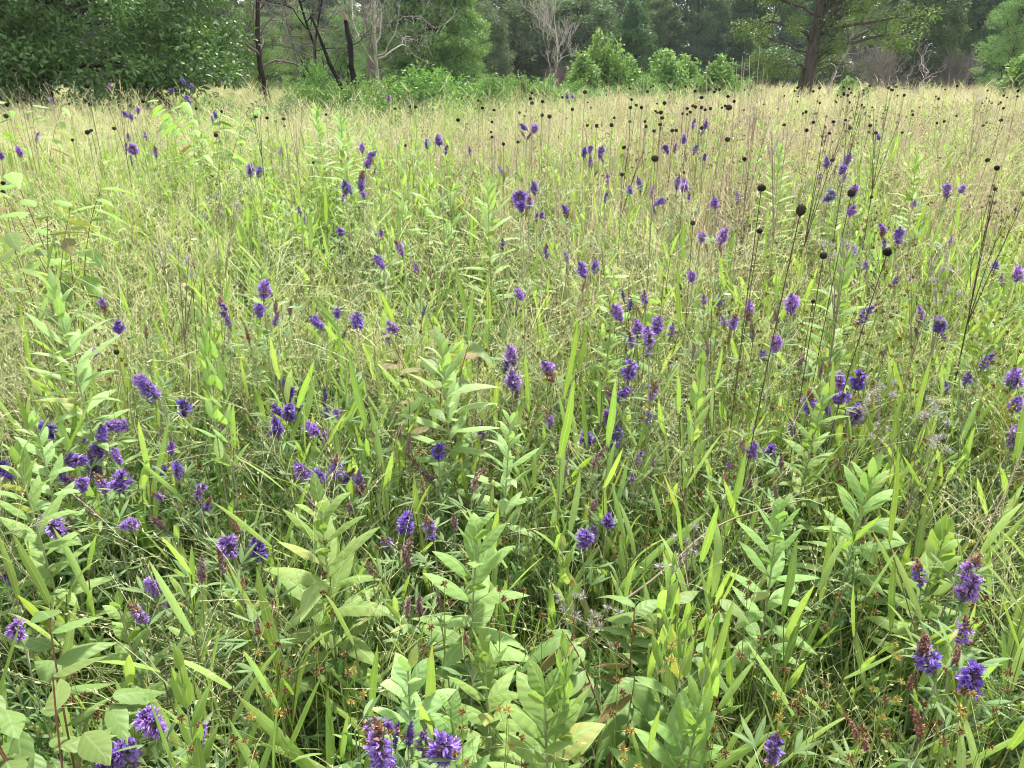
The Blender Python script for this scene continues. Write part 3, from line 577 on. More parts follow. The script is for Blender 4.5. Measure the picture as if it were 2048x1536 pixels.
def cone_plant(H, rad, near, lean=0.0, dark=False):
    hero(H[0]/dep_of(H)*FPX + 1024, 768 - FPX*((H[1]*SP + (H[2]-CAMZ)*CP)/dep_of(H)), 10, dep_of(H), .8)
    bx, by = H[0] - lean, H[1] + u(-.05, .05); gz = float(ground(bx, by)); base = np.array([bx, by, gz]); root = empty('dry_coneflower', base)
    foot = H - base; tt = np.linspace(0, 1, 8)[:, None]; P = foot*tt + np.array([lean*.35, 0, 0])*(tt*(1-tt))*4*-.3; P[0, 2] -= .02
    mb = MB(); mb.tube(P, np.linspace(1, .72, 8)*max(.0017, rad*.15), 5, 0); mb.obj('stem', M['darkstem'] if dark else M['greystem'], root)
    hd = put('seed_head', HEADS[RNG.integers(0, 2)], root, foot); d = Vector(P[-1]-P[-3]); q = d.to_track_quat('Z', 'Y'); hd.rotation_euler = q.to_euler(); hd.scale = (rad*u(.88, 1.06), rad*u(.88, 1.06), rad*u(.78, 1.1)); return root
# x, y, diameter px, depth, lean px to the foot
CH = """1602 420 22 1.75 .07;1523 376 18 2.0 .01;1310 317 15 2.4 .0;1458 215 13 3.0 .12;1455 279 11 3.1 .04;1703 386 16 2.3 .05;1775 504 18 1.9 .12;1647 511 15 2.0 .02;1519 462 13 2.3 .03;1244 349 9 3.2 0;1386 446 10 2.9 0;1975 320 9 3.5 .08
1994 336 11 3.2 .05;1990 378 9 3.0 0;432 270 9 3.6 .05;174 265 9 3.8 -.03;1626 603 8 2.4 0;233 704 12 2.1 0;1099 233 9 4.4 .02;916 240 8 4.4 0;1085 203 8 4.8 .03;1261 215 7 4.6 0;1223 250 8 4.4 0;1403 215 7 4.5 0;1248 295 8 3.8 0;1036 284 7 4 .05
1403 195 8 5 0;1391 214 7 5 0;1290 243 6 5 0;1292 253 7 4.5 0;1308 262 7 4.5 0;1320 249 8 4.5 0;1324 236 8 4.5 .02;1322 225 8 4.8 0;1329 206 8 5 0;1283 215 7 5 0;984 274 7 4.3 0;1007 288 7 4.1 0;984 244 6 4.6 0;982 264 5 5 0;1064 206 8 5 0;1061 197 7 5 0;1064 186 6 5.4 0;965 216 7 5 0;988 220 6 5 0;1170 184 9 4.8 .02;1295 183 7 5.5 0;1263 199 6 5 0
831 214 7 5 0;820 213 6 5 0;790 217 5 5.3 0;687 241 6 4.8 0;811 291 6 4 0;180 208 7 5 0;171 202 7 5.2 0;286 203 8 5 0;174 172 11 4.2 0;29 140 10 4 .02;14 210 8 5 0;12 232 9 4.3 0;48 199 8 5 0;35 204 5 5 0;534 236 7 4.6 0;567 238 7 4.5 0;569 252 5 5 0;652 229 6 5 0;687 242 6 4.9 0;392 217 6 5 0;443 223 6 5 0;6 366 10 3 0;5 384 9 3 0;176 264 9 3.7 0;138 208 5 5.5 0;627 325 6 3.9 0;145 280 6 4 0;1489 318 10 3.1 0;1665 320 9 3.2 0;1456 193 7 5 0;1390 182 7 5.5 0;1743 394 7 3.4 0;1368 345 6 3.6 0"""
nh = 0
for rec in CH.replace('\n', ';').split(';'):
    px, py, dpx, dep, lean = map(float, rec.split()); H = pd(px, py, dep); rad = dpx*.5*dep/FPX
    o = cone_plant(H, rad, True, lean, dark=py > 330 and px > 1350); nh += 1
    if py > 268 or (px, py) == (1458, 215):
        nm = {(1602, 420): 'largest black round seed head on a leaning dry stem', (1775, 504): 'tilted black round seed head bent to the right', (1458, 215): 'tallest black round seed head, high above the grass', (1310, 317): 'black seed head standing high at centre on a thin dark stem'}.get((px, py))
        if nm: tag(o, nm, 'seed head', 'black coneflower seed heads')
        else: items.append((o, px, py, 'black seed head', 'seed head', 'black coneflower seed heads'))
    else: tag(o, 'black round seed head on a dry stem, far %s of the meadow' % ('left' if px < 683 else 'centre' if px < 1366 else 'right'), 'seed head', 'black seed heads, far %s' % ('left' if px < 683 else 'centre' if px < 1366 else 'right'))
near_far = 0
while near_far < 145:
    px = u(0, 2048); w = .07 + .93*float(smooth(px, 850, 1600))
    if RNG.random() > w: continue
    py = 172 + 95*RNG.random()**(1.7 if px > 1200 else 1.3); dpx = u(3.2, 6.8)*np.interp(py, [170, 260], [.85, 1.2]); dep = .024*FPX/dpx
    if dep > 12: dep = 12
    H = pd(px, py, dep); g = float(ground(H[0], H[1]))
    if H[2]-g < .45 or H[2]-g > 1.45: continue
    o = cone_plant(H, dpx*.5*dep/FPX, False, u(-.05, .08), dark=RNG.random() < .5); near_far += 1
    z = 'left' if px < 683 else 'centre' if px < 1366 else 'right'; tag(o, 'black round seed head on a dry stem, far %s of the meadow' % z, 'seed head', 'black seed heads, far %s' % z)
# ------------------------------------------------------------------ large leafy plants with opposite leaves on pale stems
def leafy(px, pyt, pyb, dep, LL, LW, mat='forb', prof='lance', pitch=.030, whorl=2, el=(8, 66), name='leafy_plant', droop=(.15, .5), lo=.2, th=.003):
    if name == 'leafy_plant':
        kk = 150/dep
        for q in range(4): hero(px, pyt + kk*(.25 + .55*q), kk*.42, dep, .93)
    T = pd(px, pyt, dep); bx, by = T[0] + (pyb and 0) + u(-.02, .02), T[1] + u(-.02, .03); g = float(ground(bx, by)); h = max(.18, T[2]-g)
    root = empty(name, (bx, by, g)); ms = MB(); ml = MB(); P = np.array([[0, 0, -.01], [u(-.012, .012), 0, h*.5], [T[0]-bx, T[1]-by, h*.97]]); tt = np.linspace(0, 1, 8); P = np.stack([np.interp(tt, [0, .5, 1], P[:, c]) for c in range(3)], -1)
    ms.tube(P, np.linspace(1.15, .5, 8)*th, 7, 0); ms.obj('stem', M['forbstem'], root)
    k = max(3, int(h*(1-lo)/pitch)); t = lo + (1-lo)*(np.arange(k+1)/k)**.85; Z = np.repeat(t, whorl); a0 = u(0, 6.28)
    az = a0 + np.repeat(np.arange(k+1)*(math.pi/2 + .1), whorl) + np.tile(np.arange(whorl)*2*math.pi/whorl, k+1) + RNG.normal(0, .15, (k+1)*whorl)
    Bp = np.stack([np.interp(Z, tt, P[:, c]) for c in range(3)], -1); e = np.radians(np.interp(Z, [lo, .7, 1], [el[0], (el[0]+el[1])*.5, el[1]+12]) + RNG.normal(0, 6, len(Z)))
    sz = np.interp(Z, [lo, .5, .85, 1], [.85, 1, .95, .6])*u(.9, 1.1, len(Z))
    if name == 'leafy_plant': LW = LW*(1.22 if prof == 'lance' else .85); LL = LL*(1.18 if prof == 'lance' else 1)
    leaves(ml, Bp, dirs(az, e), LL*sz, LW*sz, prof, u(droop[0], droop[1], len(Z)), .35, 0, roll=.2, k=9, wave=.008)
    ml.obj('leaves', M[mat], root); return root
LP = [(640, 1005, 0, 1.50, .13, .0165, 'forb', 'lance', 'tall fresh green leafy plant with pale stem, left of centre in front'), (955, 1045, 0, 1.45, .11, .017, 'forb', 'lance', 'bright leafy plant with paired lance leaves, front centre'),
 (105, 565, 0, 1.95, .125, .0130, 'forbpale', 'lance', 'tall grey green leafy plant standing at the left edge'), (885, 690, 0, 2.0, .13, .0150, 'forbpale', 'lance', 'pale downy leafy plant with long narrow leaves, middle of picture'),
 (815, 1325, 0, 1.20, .085, .0155, 'forbpale', 'lance', 'low pale leafy plant beside the flower spikes at the bottom'), (1090, 1372, 0, 1.10, .10, .021, 'forb', 'lance', 'broad leaved downy plant at the bottom centre edge'),
 (965, 1285, 0, 1.28, .10, .0175, 'forb', 'ovate', 'mid green leafy plant just behind the bottom centre plant'), (1020, 835, 0, 1.9, .09, .011, 'forbpale', 'lance', 'slender leafy plant behind the front centre plant'),
 (1745, 945, 0, 1.75, .12, .015, 'forb', 'lance', 'leafy plant with spreading leaves, right of centre'), (1895, 1050, 0, 1.6, .09, .025, 'pairleaf', 'ovate', 'plant with large rounded pale leaves at the right'),
 (65, 820, 0, 1.75, .075, .0115, 'forbpale', 'lance', 'smaller grey green plant below the tall one at left edge'), (235, 1205, 0, 1.45, .07, .012, 'forb', 'lance', 'small bright leafy plant above the lower left shoot'),
 (1380, 1430, 0, 1.12, .10, .018, 'forb', 'lance', 'downy leafy plant right of the bottom centre plant'), (680, 232, 0, 4.6, .14, .013, 'forbpale', 'lance', 'bright pale leafy plant in the far grass, right one of two'), (632, 215, 0, 4.9, .14, .014, 'forbpale', 'lance', 'bright pale leafy plant in the far grass, left one of two'),
 (975, 370, 0, 3.2, .15, .013, 'forbpale', 'lance', 'yellow green narrow leaved plant in the middle distance at centre'), (1650, 775, 0, 1.9, .10, .017, 'forb', 'ovate', 'leafy plant among purple spikes on the right'), (30, 900, 0, 1.6, .10, .012, 'forb', 'lance', 'arching long leaved plant at the left edge'),
 (1990, 590, 0, 2.4, .10, .013, 'forb', 'lance', 'leafy plant near the right edge in the middle distance'), (1230, 560, 0, 2.4, .09, .012, 'pairleaf', 'ovate', 'upright bright paired leaf plant right of centre'), (1690, 510, 0, 2.4, .12, .013, 'forb', 'lance', 'leafy plant under the black seed heads at right'),
 (520, 545, 0, 2.6, .1, .012, 'forb', 'lance', 'leafy plant in the wiry grass left of centre'), (1835, 310, 0, 3.9, .11, .012, 'forbpale', 'lance', 'pale leafy plant in the far right grass'), (1560, 290, 0, 4.1, .11, .012, 'forbpale', 'lance', 'pale leafy plant beyond the black seed heads'),
 (900, 1400, 0, 1.15, .075, .019, 'forb', 'ovate', 'low round leaved plant beside the front flower spike'), (1560, 1010, 0, 1.6, .10, .013, 'forb', 'lance', 'leafy plant at the right among the rusty sedges')]
for px, pt, _, dep, LL, LW, mt, pf, lab in LP:
    tag(leafy(px, pt, 0, dep, LL, LW, mt, pf), lab, 'leafy plant', 'tall leafy plants in the meadow')
# upright bright plants with clasping paired leaves, many across the middle
for i in range(160):
    py = 590 + 860*RNG.random(); px = u(10, 2040)
    if blocked(px, py, depth_at(py)*.88): continue
    o = leafy(px, py, 0, depth_at(py)*u(.85, 1.0)*.93, u(.055, .09), u(.0085, .0125), 'pairleaf', 'ovate' if RNG.random() < .6 else 'lance', .045, el=(40, 76), name='paired_leaf_plant', droop=(0, .25), lo=.55, th=.0022)
    items.append((o, px, py, 'upright paired leaf plant', 'leafy plant', 'upright bright plants with paired leaves'))
# broad bladed grass stems
BG = [(770, 740), (772, 880), (700, 760), (1030, 1060), (1240, 930), (400, 850), (545, 1040), (860, 960), (1360, 880), (1450, 780), (1505, 850), (1210, 690), (1470, 560), (610, 690), (500, 470), (1310, 540), (1440, 960), (115, 1080), (420, 1190), (560, 1310), (190, 1330), (620, 880), (940, 720), (1780, 760), (1890, 900), (1700, 1150), (1960, 1000), (1500, 1250), (1330, 1180), (1570, 1330), (60, 1110), (330, 1100), (740, 1240), (500, 1400), (350, 1330), (1200, 880), (560, 440)]
for i in range(215):
    if i < len(BG): px, py = BG[i]
    else:
        py = 420 + 1050*RNG.random()**1.2; px = u(5, 2043)
        if blocked(px, py, depth_at(py)*.9): continue
    dep = depth_at(py)*u(.86, .98); T = pd(px, py, dep); g = float(ground(T[0], T[1])); h = T[2]-g
    if h < .2: continue
    root = empty('broad_grass_stem', (T[0], T[1], g)); ms = MB(); ml = MB(); big = 1.25 if i < len(BG) else u(.8, 1.1)
    l2 = .12; P = arc(np.zeros((1, 3)), nrm(np.array([[u(-l2, l2), u(-l2, l2), 1.]])), h*.9, .04, 8)[0]
    for q in range(7): ms.tube(P[q:q+2], [.0016, .0013], 5, 0, tint=[.1, .9][q % 2])
    k = int(RNG.integers(4, 7)); Z = np.linspace(.35, 1, k); Bp = np.stack([np.interp(Z, np.linspace(0, 1, 8), P[:, c]) for c in range(3)], -1)
    az = (0 if RNG.random() < .6 else 1.57) + u(-.5, .5) + np.arange(k)*math.pi + RNG.normal(0, .35, k); e = np.radians(u(48, 86, k))
    leaves(ml, Bp, dirs(az, e), .135*big*u(.75, 1.15, k), .0068*big*u(.8, 1.15, k), 'blade', u(0, .3, k), .35, 0, roll=.6, wave=.006, k=9)
    ms.obj('stem', M['broadstem'], root); ml.obj('blades', M['broad'], root)
    items.append((root, px, py, 'broad bladed grass stem', 'grass stem', 'broad bladed grass stems'))
# ------------------------------------------------------------------ rusty headed sedges
def cluster_mesh(mat, n=26, r=.0065):
    mb = MB(); D = nrm(RNG.normal(size=(n, 3)) + [0, 0, .35]); 
    for q in range(2): mb.quads(D*.0012, D, nrm(RNG.normal(size=D.shape)), r*u(.6, 1.15, n), r*.30, 0, bend=.1)
    n2 = 14; D = nrm(RNG.normal(size=(n2, 3)) + [0, 0, .3]); mb.quads(D*.001, D, nrm(RNG.normal(size=D.shape)), r*1.25, r*.09, 1, bend=0)
    return mb.mesh('seed_cluster', [M[mat], M['sedgeyel']])
CL = [cluster_mesh('sedgeseed') for _ in range(4)]; CLY = [cluster_mesh('sedgeyel') for _ in range(2)]
SG = [(650, 1085, 3), (645, 1185, 2), (538, 1250, 5), (552, 1290, 4), (690, 1310, 2), (862, 1255, 3), (935, 1120, 3), (1000, 1180, 4), (1085, 1232, 4), (1145, 1240, 3), (1235, 1290, 1), (1345, 1290, 3), (1400, 1230, 2), (1410, 1380, 4), (1015, 1420, 3), (1045, 1475, 2), (540, 1390, 2), (470, 1480, 2), (1345, 1170, 4), (1790, 1290, 4), (1840, 1300, 3), (1750, 1080, 4), (1690, 870, 4), (1610, 900, 4), (1795, 1400, 3), (1880, 1445, 3), (980, 960, 3), (980, 935, 3), (1105, 950, 2), (465, 870, 3), (1990, 1420, 4), (1770, 1400, 3), (1650, 1370, 2), (1430, 1460, 3)]
for i in range(185):
    if i < len(SG): px, py, nc = SG[i]
    else:
        px = 2048*RNG.random()**.62; py = 520 + 960*RNG.random()**1.25; nc = int(RNG.integers(2, 5))
        if i > 130: px = u(1400, 2048); py = u(420, 900)
    dep = depth_at(py)*u(.88, 1.0); T = pd(px, py, dep); lean = u(-.08, .08); bx = T[0]+lean; by = T[1] + u(-.03, .06); g = float(ground(bx, by)); root = empty('rusty_sedge', (bx, by, g))
    foot = T - np.array([bx, by, g]); tt = np.linspace(0, 1, 9)[:, None]; P = foot*tt; P[:, 0] += -lean*.8*(tt[:, 0]*(1-tt[:, 0])); mb = MB(); mb.tube(P, np.linspace(.0013, .0006, 9), 4, 0)
    mb.tube([P[6], P[6] + [u(-.03, .03), u(-.02, .02), .06], P[6] + [u(-.07, .07), u(-.03, .03), .13]], [.0009, .0007, .0002], 3, 0)
    cs = []
    for c in range(nc):
        t = 1 - .055*c - (0 if c == 0 else u(0, .05)); p = np.array([np.interp(t, tt[:, 0], P[:, k]) for k in range(3)]); e = p + (nrm(np.array([u(-1, 1), u(-1, 1), .8]))*u(.01, .035) if c else 0)
        mb.tube([p, (p+e)/2, e], [.0006]*3, 3, 0); cs.append(e)
    mb.obj('stem', M['sedgestem'], root)
    yl = RNG.random() < .18
    for e in cs:
        c = put('seed_cluster', (CLY if yl else CL)[RNG.integers(0, 2 if yl else 4)], root, e); c.rotation_euler = (u(-.6, .6), u(-.6, .6), u(0, 6)); s = u(.75, 1.15); c.scale = (s, s, s)
    if py > 620: items.append((root, px, py, ('golden' if yl else 'rusty') + ' headed sedge', 'sedge', 'rusty headed sedges'))
    else:
        z = 'left half' if px < 1024 else 'right half'; tag(root, '%s headed sedge in the middle distance grass, %s of the meadow' % ('golden' if yl else 'rusty', z), 'sedge', '%s sedges in the middle distance, %s' % ('golden' if yl else 'rusty', z))
# ------------------------------------------------------------------ dry branching stalks and grey seed tufts
def tuftball(r=.011, mat='ashseed', n=40):
    mb = MB(); D = nrm(RNG.normal(size=(n, 3)) + [0, 0, .5]); mb.quads(D*.001, D, nrm(RNG.normal(size=D.shape)), r*u(.6, 1.1, n), r*.12, 0, bend=u(-.3, .4, (n, 1))); return mb.mesh('seed_tuft', M[mat])
TB = [tuftball() for _ in range(3)]; TBD = [tuftball(.009, 'darkstem', 36) for _ in range(2)]
DS = [(1652, 235, 2.9, 1, 'tall forked dark dry stalk below the lone tree'), (1515, 205, 3.6, 0, 'dry branching stalk left of the lone tree'), (1718, 190, 3.6, 1, 'bushy dry stalk with dark seed tufts right of the lone tree'), (1775, 215, 3.6, 1, 'thin dry stalk with a spread top right of the lone tree'), (1575, 265, 3.2, 0, 'short dry stalk with grey tufts below the lone tree'), (1990, 380, 2.3, 1, 'dark branching dry stalk near the right edge'), (1965, 190, 5.0, 0, 'tall grey dry stalk at far right'),
 (430, 390, 2.9, 0, 'dry stalk with pale tufts left of centre'), (355, 480, 2.4, 0, 'dry stalk with small grey tufts at left'), (1700, 470, 2.3, 0, 'dry stalk with lilac grey tufts below the seed heads'), (1900, 540, 2.2, 0, 'leaning dry stalk with grey tufts at right'), (1870, 490, 2.4, 0, 'dry stalk with grey tufts right of the tilted seed head'), (1790, 765, 1.9, 0, 'spent stalk with ash grey tufts right of the purple spikes'), (1850, 830, 1.8, 0, 'spent stalk with ash grey tufts near right edge'),
 (1390, 1055, 1.55, 0, 'fallen spent stalk with ash grey tufts right of front centre'), (1150, 1190, 1.45, 0, 'spent stalk with ash grey tufts near the woody shoot'), (240, 205, 5, 1, 'dark dry stalk at far left'), (520, 200, 5, 1, 'thin dark dry stalk below the dead trees'), (580, 190, 5.2, 0, 'dry stalk with a grey top below the dead trees'), (1255, 300, 4, 1, 'thin dark stalk in the far centre')]
for px, py, dep, dk, lab in DS:
    T = pd(px, py, dep); bx = T[0] - u(-.02, .06); by = T[1]; g = float(ground(bx, by)); h = T[2]-g; root = empty('dry_stalk', (bx, by, g)); mb = MB(); fork = h*u(.55, .72)
    top = T - np.array([bx, by, g]); m = np.array([top[0]*.4, 0, fork]); mb.tube([[0, 0, -.02], m*.5 + [.004, 0, 0], m], [.0032, .0026, .0022], 5, 0); ends = []
    nb = 4
    for b in range(nb):
        e = top + np.array([u(-.09, .09), u(-.06, .06), u(-.1, 0)])*(.6 + .15*b) if b else top; k1 = m + (e-m)*.35 + [0, 0, .01]; mb.tube([m, k1, (k1+e)/2 + [0, 0, .008], e], [.0018, .0015, .0012, .0008], 4, 0); ends.append(e)
        for c in range(3): e2 = e + np.array([u(-.035, .035), u(-.035, .035), u(-.05, .012)]); mb.tube([k1 + (e-k1)*u(.4, .8), e2], [.0009, .0006], 3, 0); ends.append(e2)
    mb.obj('stem', M['darkstem'] if dk else M['greystem'], root)
    for e in ends:
        c = put('seed_tuft', (TBD if dk else TB)[RNG.integers(0, 2)], root, e); s = u(.7, 1.2); c.scale = (s, s, s); c.rotation_euler = (u(-.7, .7), u(-.7, .7), u(0, 6))
    tag(root, lab, 'dry stalk', 'dry branching stalks')
# tall bleached canes by the lone tree
for i, (px, py) in enumerate([(1500, 110), (1519, 92), (1485, 112), (1527, 135), (1490, 125), (1474, 135), (1508, 150), (1414, 134), (1780, 150), (1817, 148), (1992, 152), (1535, 150), (1560, 160)]):
    T = pd(px, py, 7.5 + u(-.4, .4)); bx = T[0] + u(-.1, .1); g = float(ground(bx, T[1])); mb = MB(); top = T - np.array([bx, T[1], g]); tt = np.linspace(0, 1, 7)[:, None]; P = top*tt + np.stack([u(-.006, .006, 7)]*3, -1); mb.tube(P, np.linspace(.006, .002, 7), 4, 0)
    o = mb.obj('dry_cane', M['deadstraw'], None, (bx, T[1], g)); tag(o, 'bleached dry cane standing above the grass left of the lone tree' if px < 1600 else 'bleached dry cane standing above the far right grass', 'cane', 'bleached canes left of the lone tree' if px < 1600 else 'bleached canes at far right')
# fallen grey stems
for a, b, da, db, lab in [((1350, 1075), (1600, 1000), 1.6, 1.75, 'fallen pale bent stalk lying across the plants right of centre'), ((1900, 1080), (2040, 900), 1.5, 1.7, 'leaning grey dead stalk at the right edge'), ((1880, 640), (2000, 400), 2.1, 2.5, 'leaning dead stalk pointing to upper right')]:
    A, B = pd(*a, da), pd(*b, db); A = A + (A-B)*.35; A[2] = max(A[2] - .12, float(ground(A[0], A[1]))) if 'bent' in lab else float(ground(A[0], A[1])); mb = MB(); tt = np.linspace(0, 1, 9)[:, None]; P = (B-A)*tt; P[:, 2] += .05*np.sin(tt[:, 0]*3.14); P[:, 0] += .012*np.sin(tt[:, 0]*9); mb.tube(P, np.linspace(.003, .0014, 9), 5, 0)
    tag(mb.obj('fallen_stalk', M['greystem'], None, A), lab, 'dead stalk')
# ------------------------------------------------------------------ woody shoots with large glossy leaves
def woody(px, py, dep, n, LL, LW, spread, mat, lab, red=0, down=.5, zlo=.45):
    for q in range(2): hero(px, py + q*70/dep, spread*FPX/dep*.8, dep-.05, .9)
    T = pd(px, py, dep); g = float(ground(T[0], T[1])); root = empty('woody_shoot', (T[0], T[1], g)); h = T[2]-g; ms = MB(); ml = MB(); B = []; D = []
    for b in range(4):
        az = b*1.57 + u(-.3, .3); e = np.array([math.cos(az)*spread, math.sin(az)*spread*.7, h*u(.85, 1.05)]); p0 = np.array([0, 0, h*.25]); mid = np.array([e[0]*.35, e[1]*.35, h*.75])
        tt = np.linspace(0, 1, 8)[:, None]; P = p0*(1-tt)**2 + 2*mid*tt*(1-tt) + e*tt**2; ms.tube(P, np.linspace(.0022, .0012, 8), 5, 0)
        q = max(4, int(n*.42)); Z = np.linspace(zlo, 1, q); Bp = np.stack([np.interp(Z, tt[:, 0], P[:, c]) for c in range(3)], -1); B.append(Bp); a = az + np.tile([-1.0, 1.0], q)[:q]*u(.6, 1.1, q); D.append(dirs(a, np.radians(u(-15, 35, q))))
    ms.tube([[0, 0, -.02], [0, 0, h*.27]], [.004, .003], 6, 0); B = np.concatenate(B); D = np.concatenate(D)
    isr = RNG.random(len(B)) < red
    for msk, mi in ((~isr, 0), (isr, 1)):
        if msk.any(): k = msk.sum(); leaves(ml, B[msk], D[msk], LL*u(.7, 1.15, k), LW*u(.8, 1.15, k), 'ovate', u(.2, .7, k)*down*1.6, .3, mi, roll=.35, k=9, wave=.012)
    ms.obj('stem', M['redstem'], root); ml.obj('leaves', [M[mat], M['redleaf']], root); tag(root, lab, 'shoot', 'woody shoots with large leaves')
woody(70, 1320, 1.15, 26, .072, .019, .10, 'woodyleaf', 'glossy broad leaved shoot with reddish stems, lower left corner', .05)
woody(45, 1430, 1.04, 14, .068, .019, .07, 'woodyleaf', 'second glossy broad leaved shoot cut by the bottom left corner', .03)
woody(1265, 1235, 1.28, 34, .072, .016, .11, 'woodyleaf', 'woody shoot with red tinged drooping leaves, right of bottom centre', .15, 1.0)
woody(1370, 1215, 1.35, 12, .066, .015, .06, 'woodyleaf', 'smaller red tinged woody shoot beside the drooping one', .15, .8)
woody(865, 665, 2.15, 16, .09, .019, .12, 'woodyleaf', 'shoot with arching reddish leaves in the middle of the meadow', .45, .5)
woody(85, 345, 2.9, 30, .12, .028, .20, 'shrubl' if 'shrubl' in M else 'pairleaf', 'yellow green broad leaved shoot at upper left', .12, .6, .1)
woody(40, 430, 2.6, 20, .11, .028, .15, 'woodyleaf', 'darker broad leaved shoot below the yellow green one', .05, .6, .1)
woody(410, 185, 5.0, 30, .12, .026, .30, 'pairleaf', 'young sapling with pale drooping leaves in front of the oak', .05, .9)
woody(45, 200, 5.2, 18, .12, .024, .25, 'pairleaf', 'yellow green sapling at the far left edge of the meadow', .05, .9)
woody(1260, 540, 2.5, 10, .08, .02, .07, 'pairleaf', 'small bright shoot right of the picture centre', .1)
# pale blue flowers
for px, py in [(20, 478), (388, 480), (2010, 250), (1455, 590)]:
    T = pd(px, py, depth_at(py)*.97); g = float(ground(T[0], T[1])); root = empty('pale_blue_flower', (T[0], T[1], g)); h = T[2]-g; mb = MB(); mb.tube([[0, 0, 0], [.005, 0, h*.6], [0, 0, h]], [.0009, .0008, .0006], 4, 0); mb.obj('stem', M['forbstem'], root)
    mb = MB(); az = np.arange(6)*1.047; mb.quads(np.tile([[0, 0, h]], (6, 1)), dirs(az, .45*np.ones(6)), np.tile([[0, 0, 1.]], (6, 1)), .012, .010, 0, bend=.2); mb.obj('petals', M['blueflower'], root)
    tag(root, {20: 'pale blue star flower near the left edge', 388: 'tiny pale blue flower left of the centre', 2010: 'tiny pale blue flower in the far right grass', 1455: 'tiny pale blue flower right of centre'}[px], 'flower')
unique_labels(items)

grass_scatter(); straw_scatter(); cover_scatter()
# ------------------------------------------------------------------ trees
def grow(mb, p, d, L, r, lvl, tips, sides=6, spread=.7, wig=.18, up=.12, kids=3, mat=0, rmin=.004):
    """one limb and its branches; collects branch ends"""
    k = 6; pts = [np.array(p, float)]; dd = nrm(np.array(d, float))
    for i in range(k-1):
        dd = nrm(dd + RNG.normal(0, wig, 3) + np.array([0, 0, up])*.35); pts.append(pts[-1] + dd*L/(k-1))
    rr = np.linspace(r, max(r*.45, rmin), k); mb.tube(np.array(pts), rr, max(3, sides), mat)
    if lvl <= 0: tips.append(pts[-1]); tips.append(pts[3]); return
    for j in range(kids + (1 if RNG.random() < .4 else 0)):
        i = RNG.integers(2, k) if j else k-1
        nd = nrm(dd + RNG.normal(0, spread, 3) + np.array([0, 0, up])); grow(mb, pts[i], nd, L*u(.5, .78), max(rr[i]*.68, rmin), lvl-1, tips, sides-1, spread, wig, up, kids, mat, rmin)
def foliage(mb, C, rad, per, L, W, up=.5, flat=.7, mat=0, bend=.25, droop=0.0):
    """per leaves spread through a clump round each centre C"""
    n = len(C)*per; c = np.repeat(C, per, 0); rr = np.repeat(np.broadcast_to(rad, len(C)), per)
    off = RNG.normal(size=(n, 3)); off = off/np.maximum(np.linalg.norm(off, axis=1, keepdims=True), 1e-6)*(RNG.random((n, 1))**.45); off[:, 2] *= flat
    P = c + off*rr[:, None]; D = nrm(off + RNG.normal(0, .6, (n, 3)) + [0, 0, -droop]); N = nrm(RNG.normal(0, .65, (n, 3)) + [0, 0, up] + off*.5)
    tint = np.clip(np.repeat(RNG.random(len(C)), per)*.45 + RNG.random(n)*.55, 0, 1)
    mb.quads(P, D, N, L*u(.6, 1.2, n), W*u(.7, 1.2, n), mat, tint, bend=bend)
def crown_pts(n, c, rx, ry, rz_, shell=.5):
    d = nrm(RNG.normal(size=(n, 3))); r = shell + (1-shell)*RNG.random((n, 1)); return np.array(c) + d*r*np.array([rx, ry, rz_])
def to_limbs(mb, trunk, C, r0, mat=0, share=1.0):
    """limbs bending out from the trunk line to clump centres"""
    for c in C[:int(len(C)*share)]:
        z = np.clip(c[2]*u(.35, .7), trunk[0][2]+.5, trunk[-1][2]); zz = trunk[:, 2]; p0 = np.array([np.interp(z, zz, trunk[:, k]) for k in range(3)]); m = p0 + (c-p0)*.45 + [0, 0, .12*np.linalg.norm(c-p0)]
        tt = np.linspace(0, 1, 7)[:, None]; P = p0*(1-tt)**2 + 2*m*tt*(1-tt) + c*tt**2 + RNG.normal(0, .03, (7, 3)); mb.tube(P, np.linspace(r0, r0*.2, 7), 5, mat)
def trunk_pts(h, lean=.03, k=9, wob=.03):
    z = np.linspace(0, h, k); x = lean*z + np.cumsum(RNG.normal(0, wob, k)); y = np.cumsum(RNG.normal(0, wob, k)); x[0] = y[0] = 0; return np.stack([x, y, z-.1*(z == 0)], -1)
def broadleaf(name, H, R_, bare, clumps, per, L, W, leafm, barkm, tr, crad=.28, up=.5, flat=.7, shell=.45, pointed=0, share=.4):
    """returns (trunk mesh, crown mesh)"""
    T = trunk_pts(H*.92); ms = MB(); ms.tube(T, tr*np.linspace(1.15, .25, len(T)), 9, 0)
    C = crown_pts(clumps, (T[4][0], T[4][1], bare + (H-bare)*.5), R_, R_, (H-bare)*.5, shell)
    if pointed: f = 1 - pointed*np.clip((C[:, 2]-bare)/(H-bare), 0, 1); C[:, :2] = C[:, :2]*f[:, None]*1.15
    C += RNG.normal(0, R_*.07, C.shape); C[:, 2] = np.maximum(C[:, 2], bare*.6+.2)
    to_limbs(ms, T, C, tr*.22, 0, share); mc = MB(); foliage(mc, C, R_*crad*u(.6, 1.25, len(C)), per, L, W, up, flat)
    return ms.mesh('trunk', M[barkm]), mc.mesh('crown', M[leafm])
def tree(name, meshes, loc, label, cat='tree', group=None, s=1.0, rz_=None, sz=None):
    root = empty(name, loc, u(0, 6.28) if rz_ is None else rz_); root.scale = (s, s, sz or s); put('trunk', meshes[0], root); put('crown', meshes[1], root); tag(root, label, cat, group); return root
def at(px, Y, dz=-.05): x = (px-1024)/FPX*Y/ (CP*CP+SP*SP) ; r = ray(px, 160); x = r[0]/r[1]*Y; return (x, Y, float(ground(x, Y)) + dz)
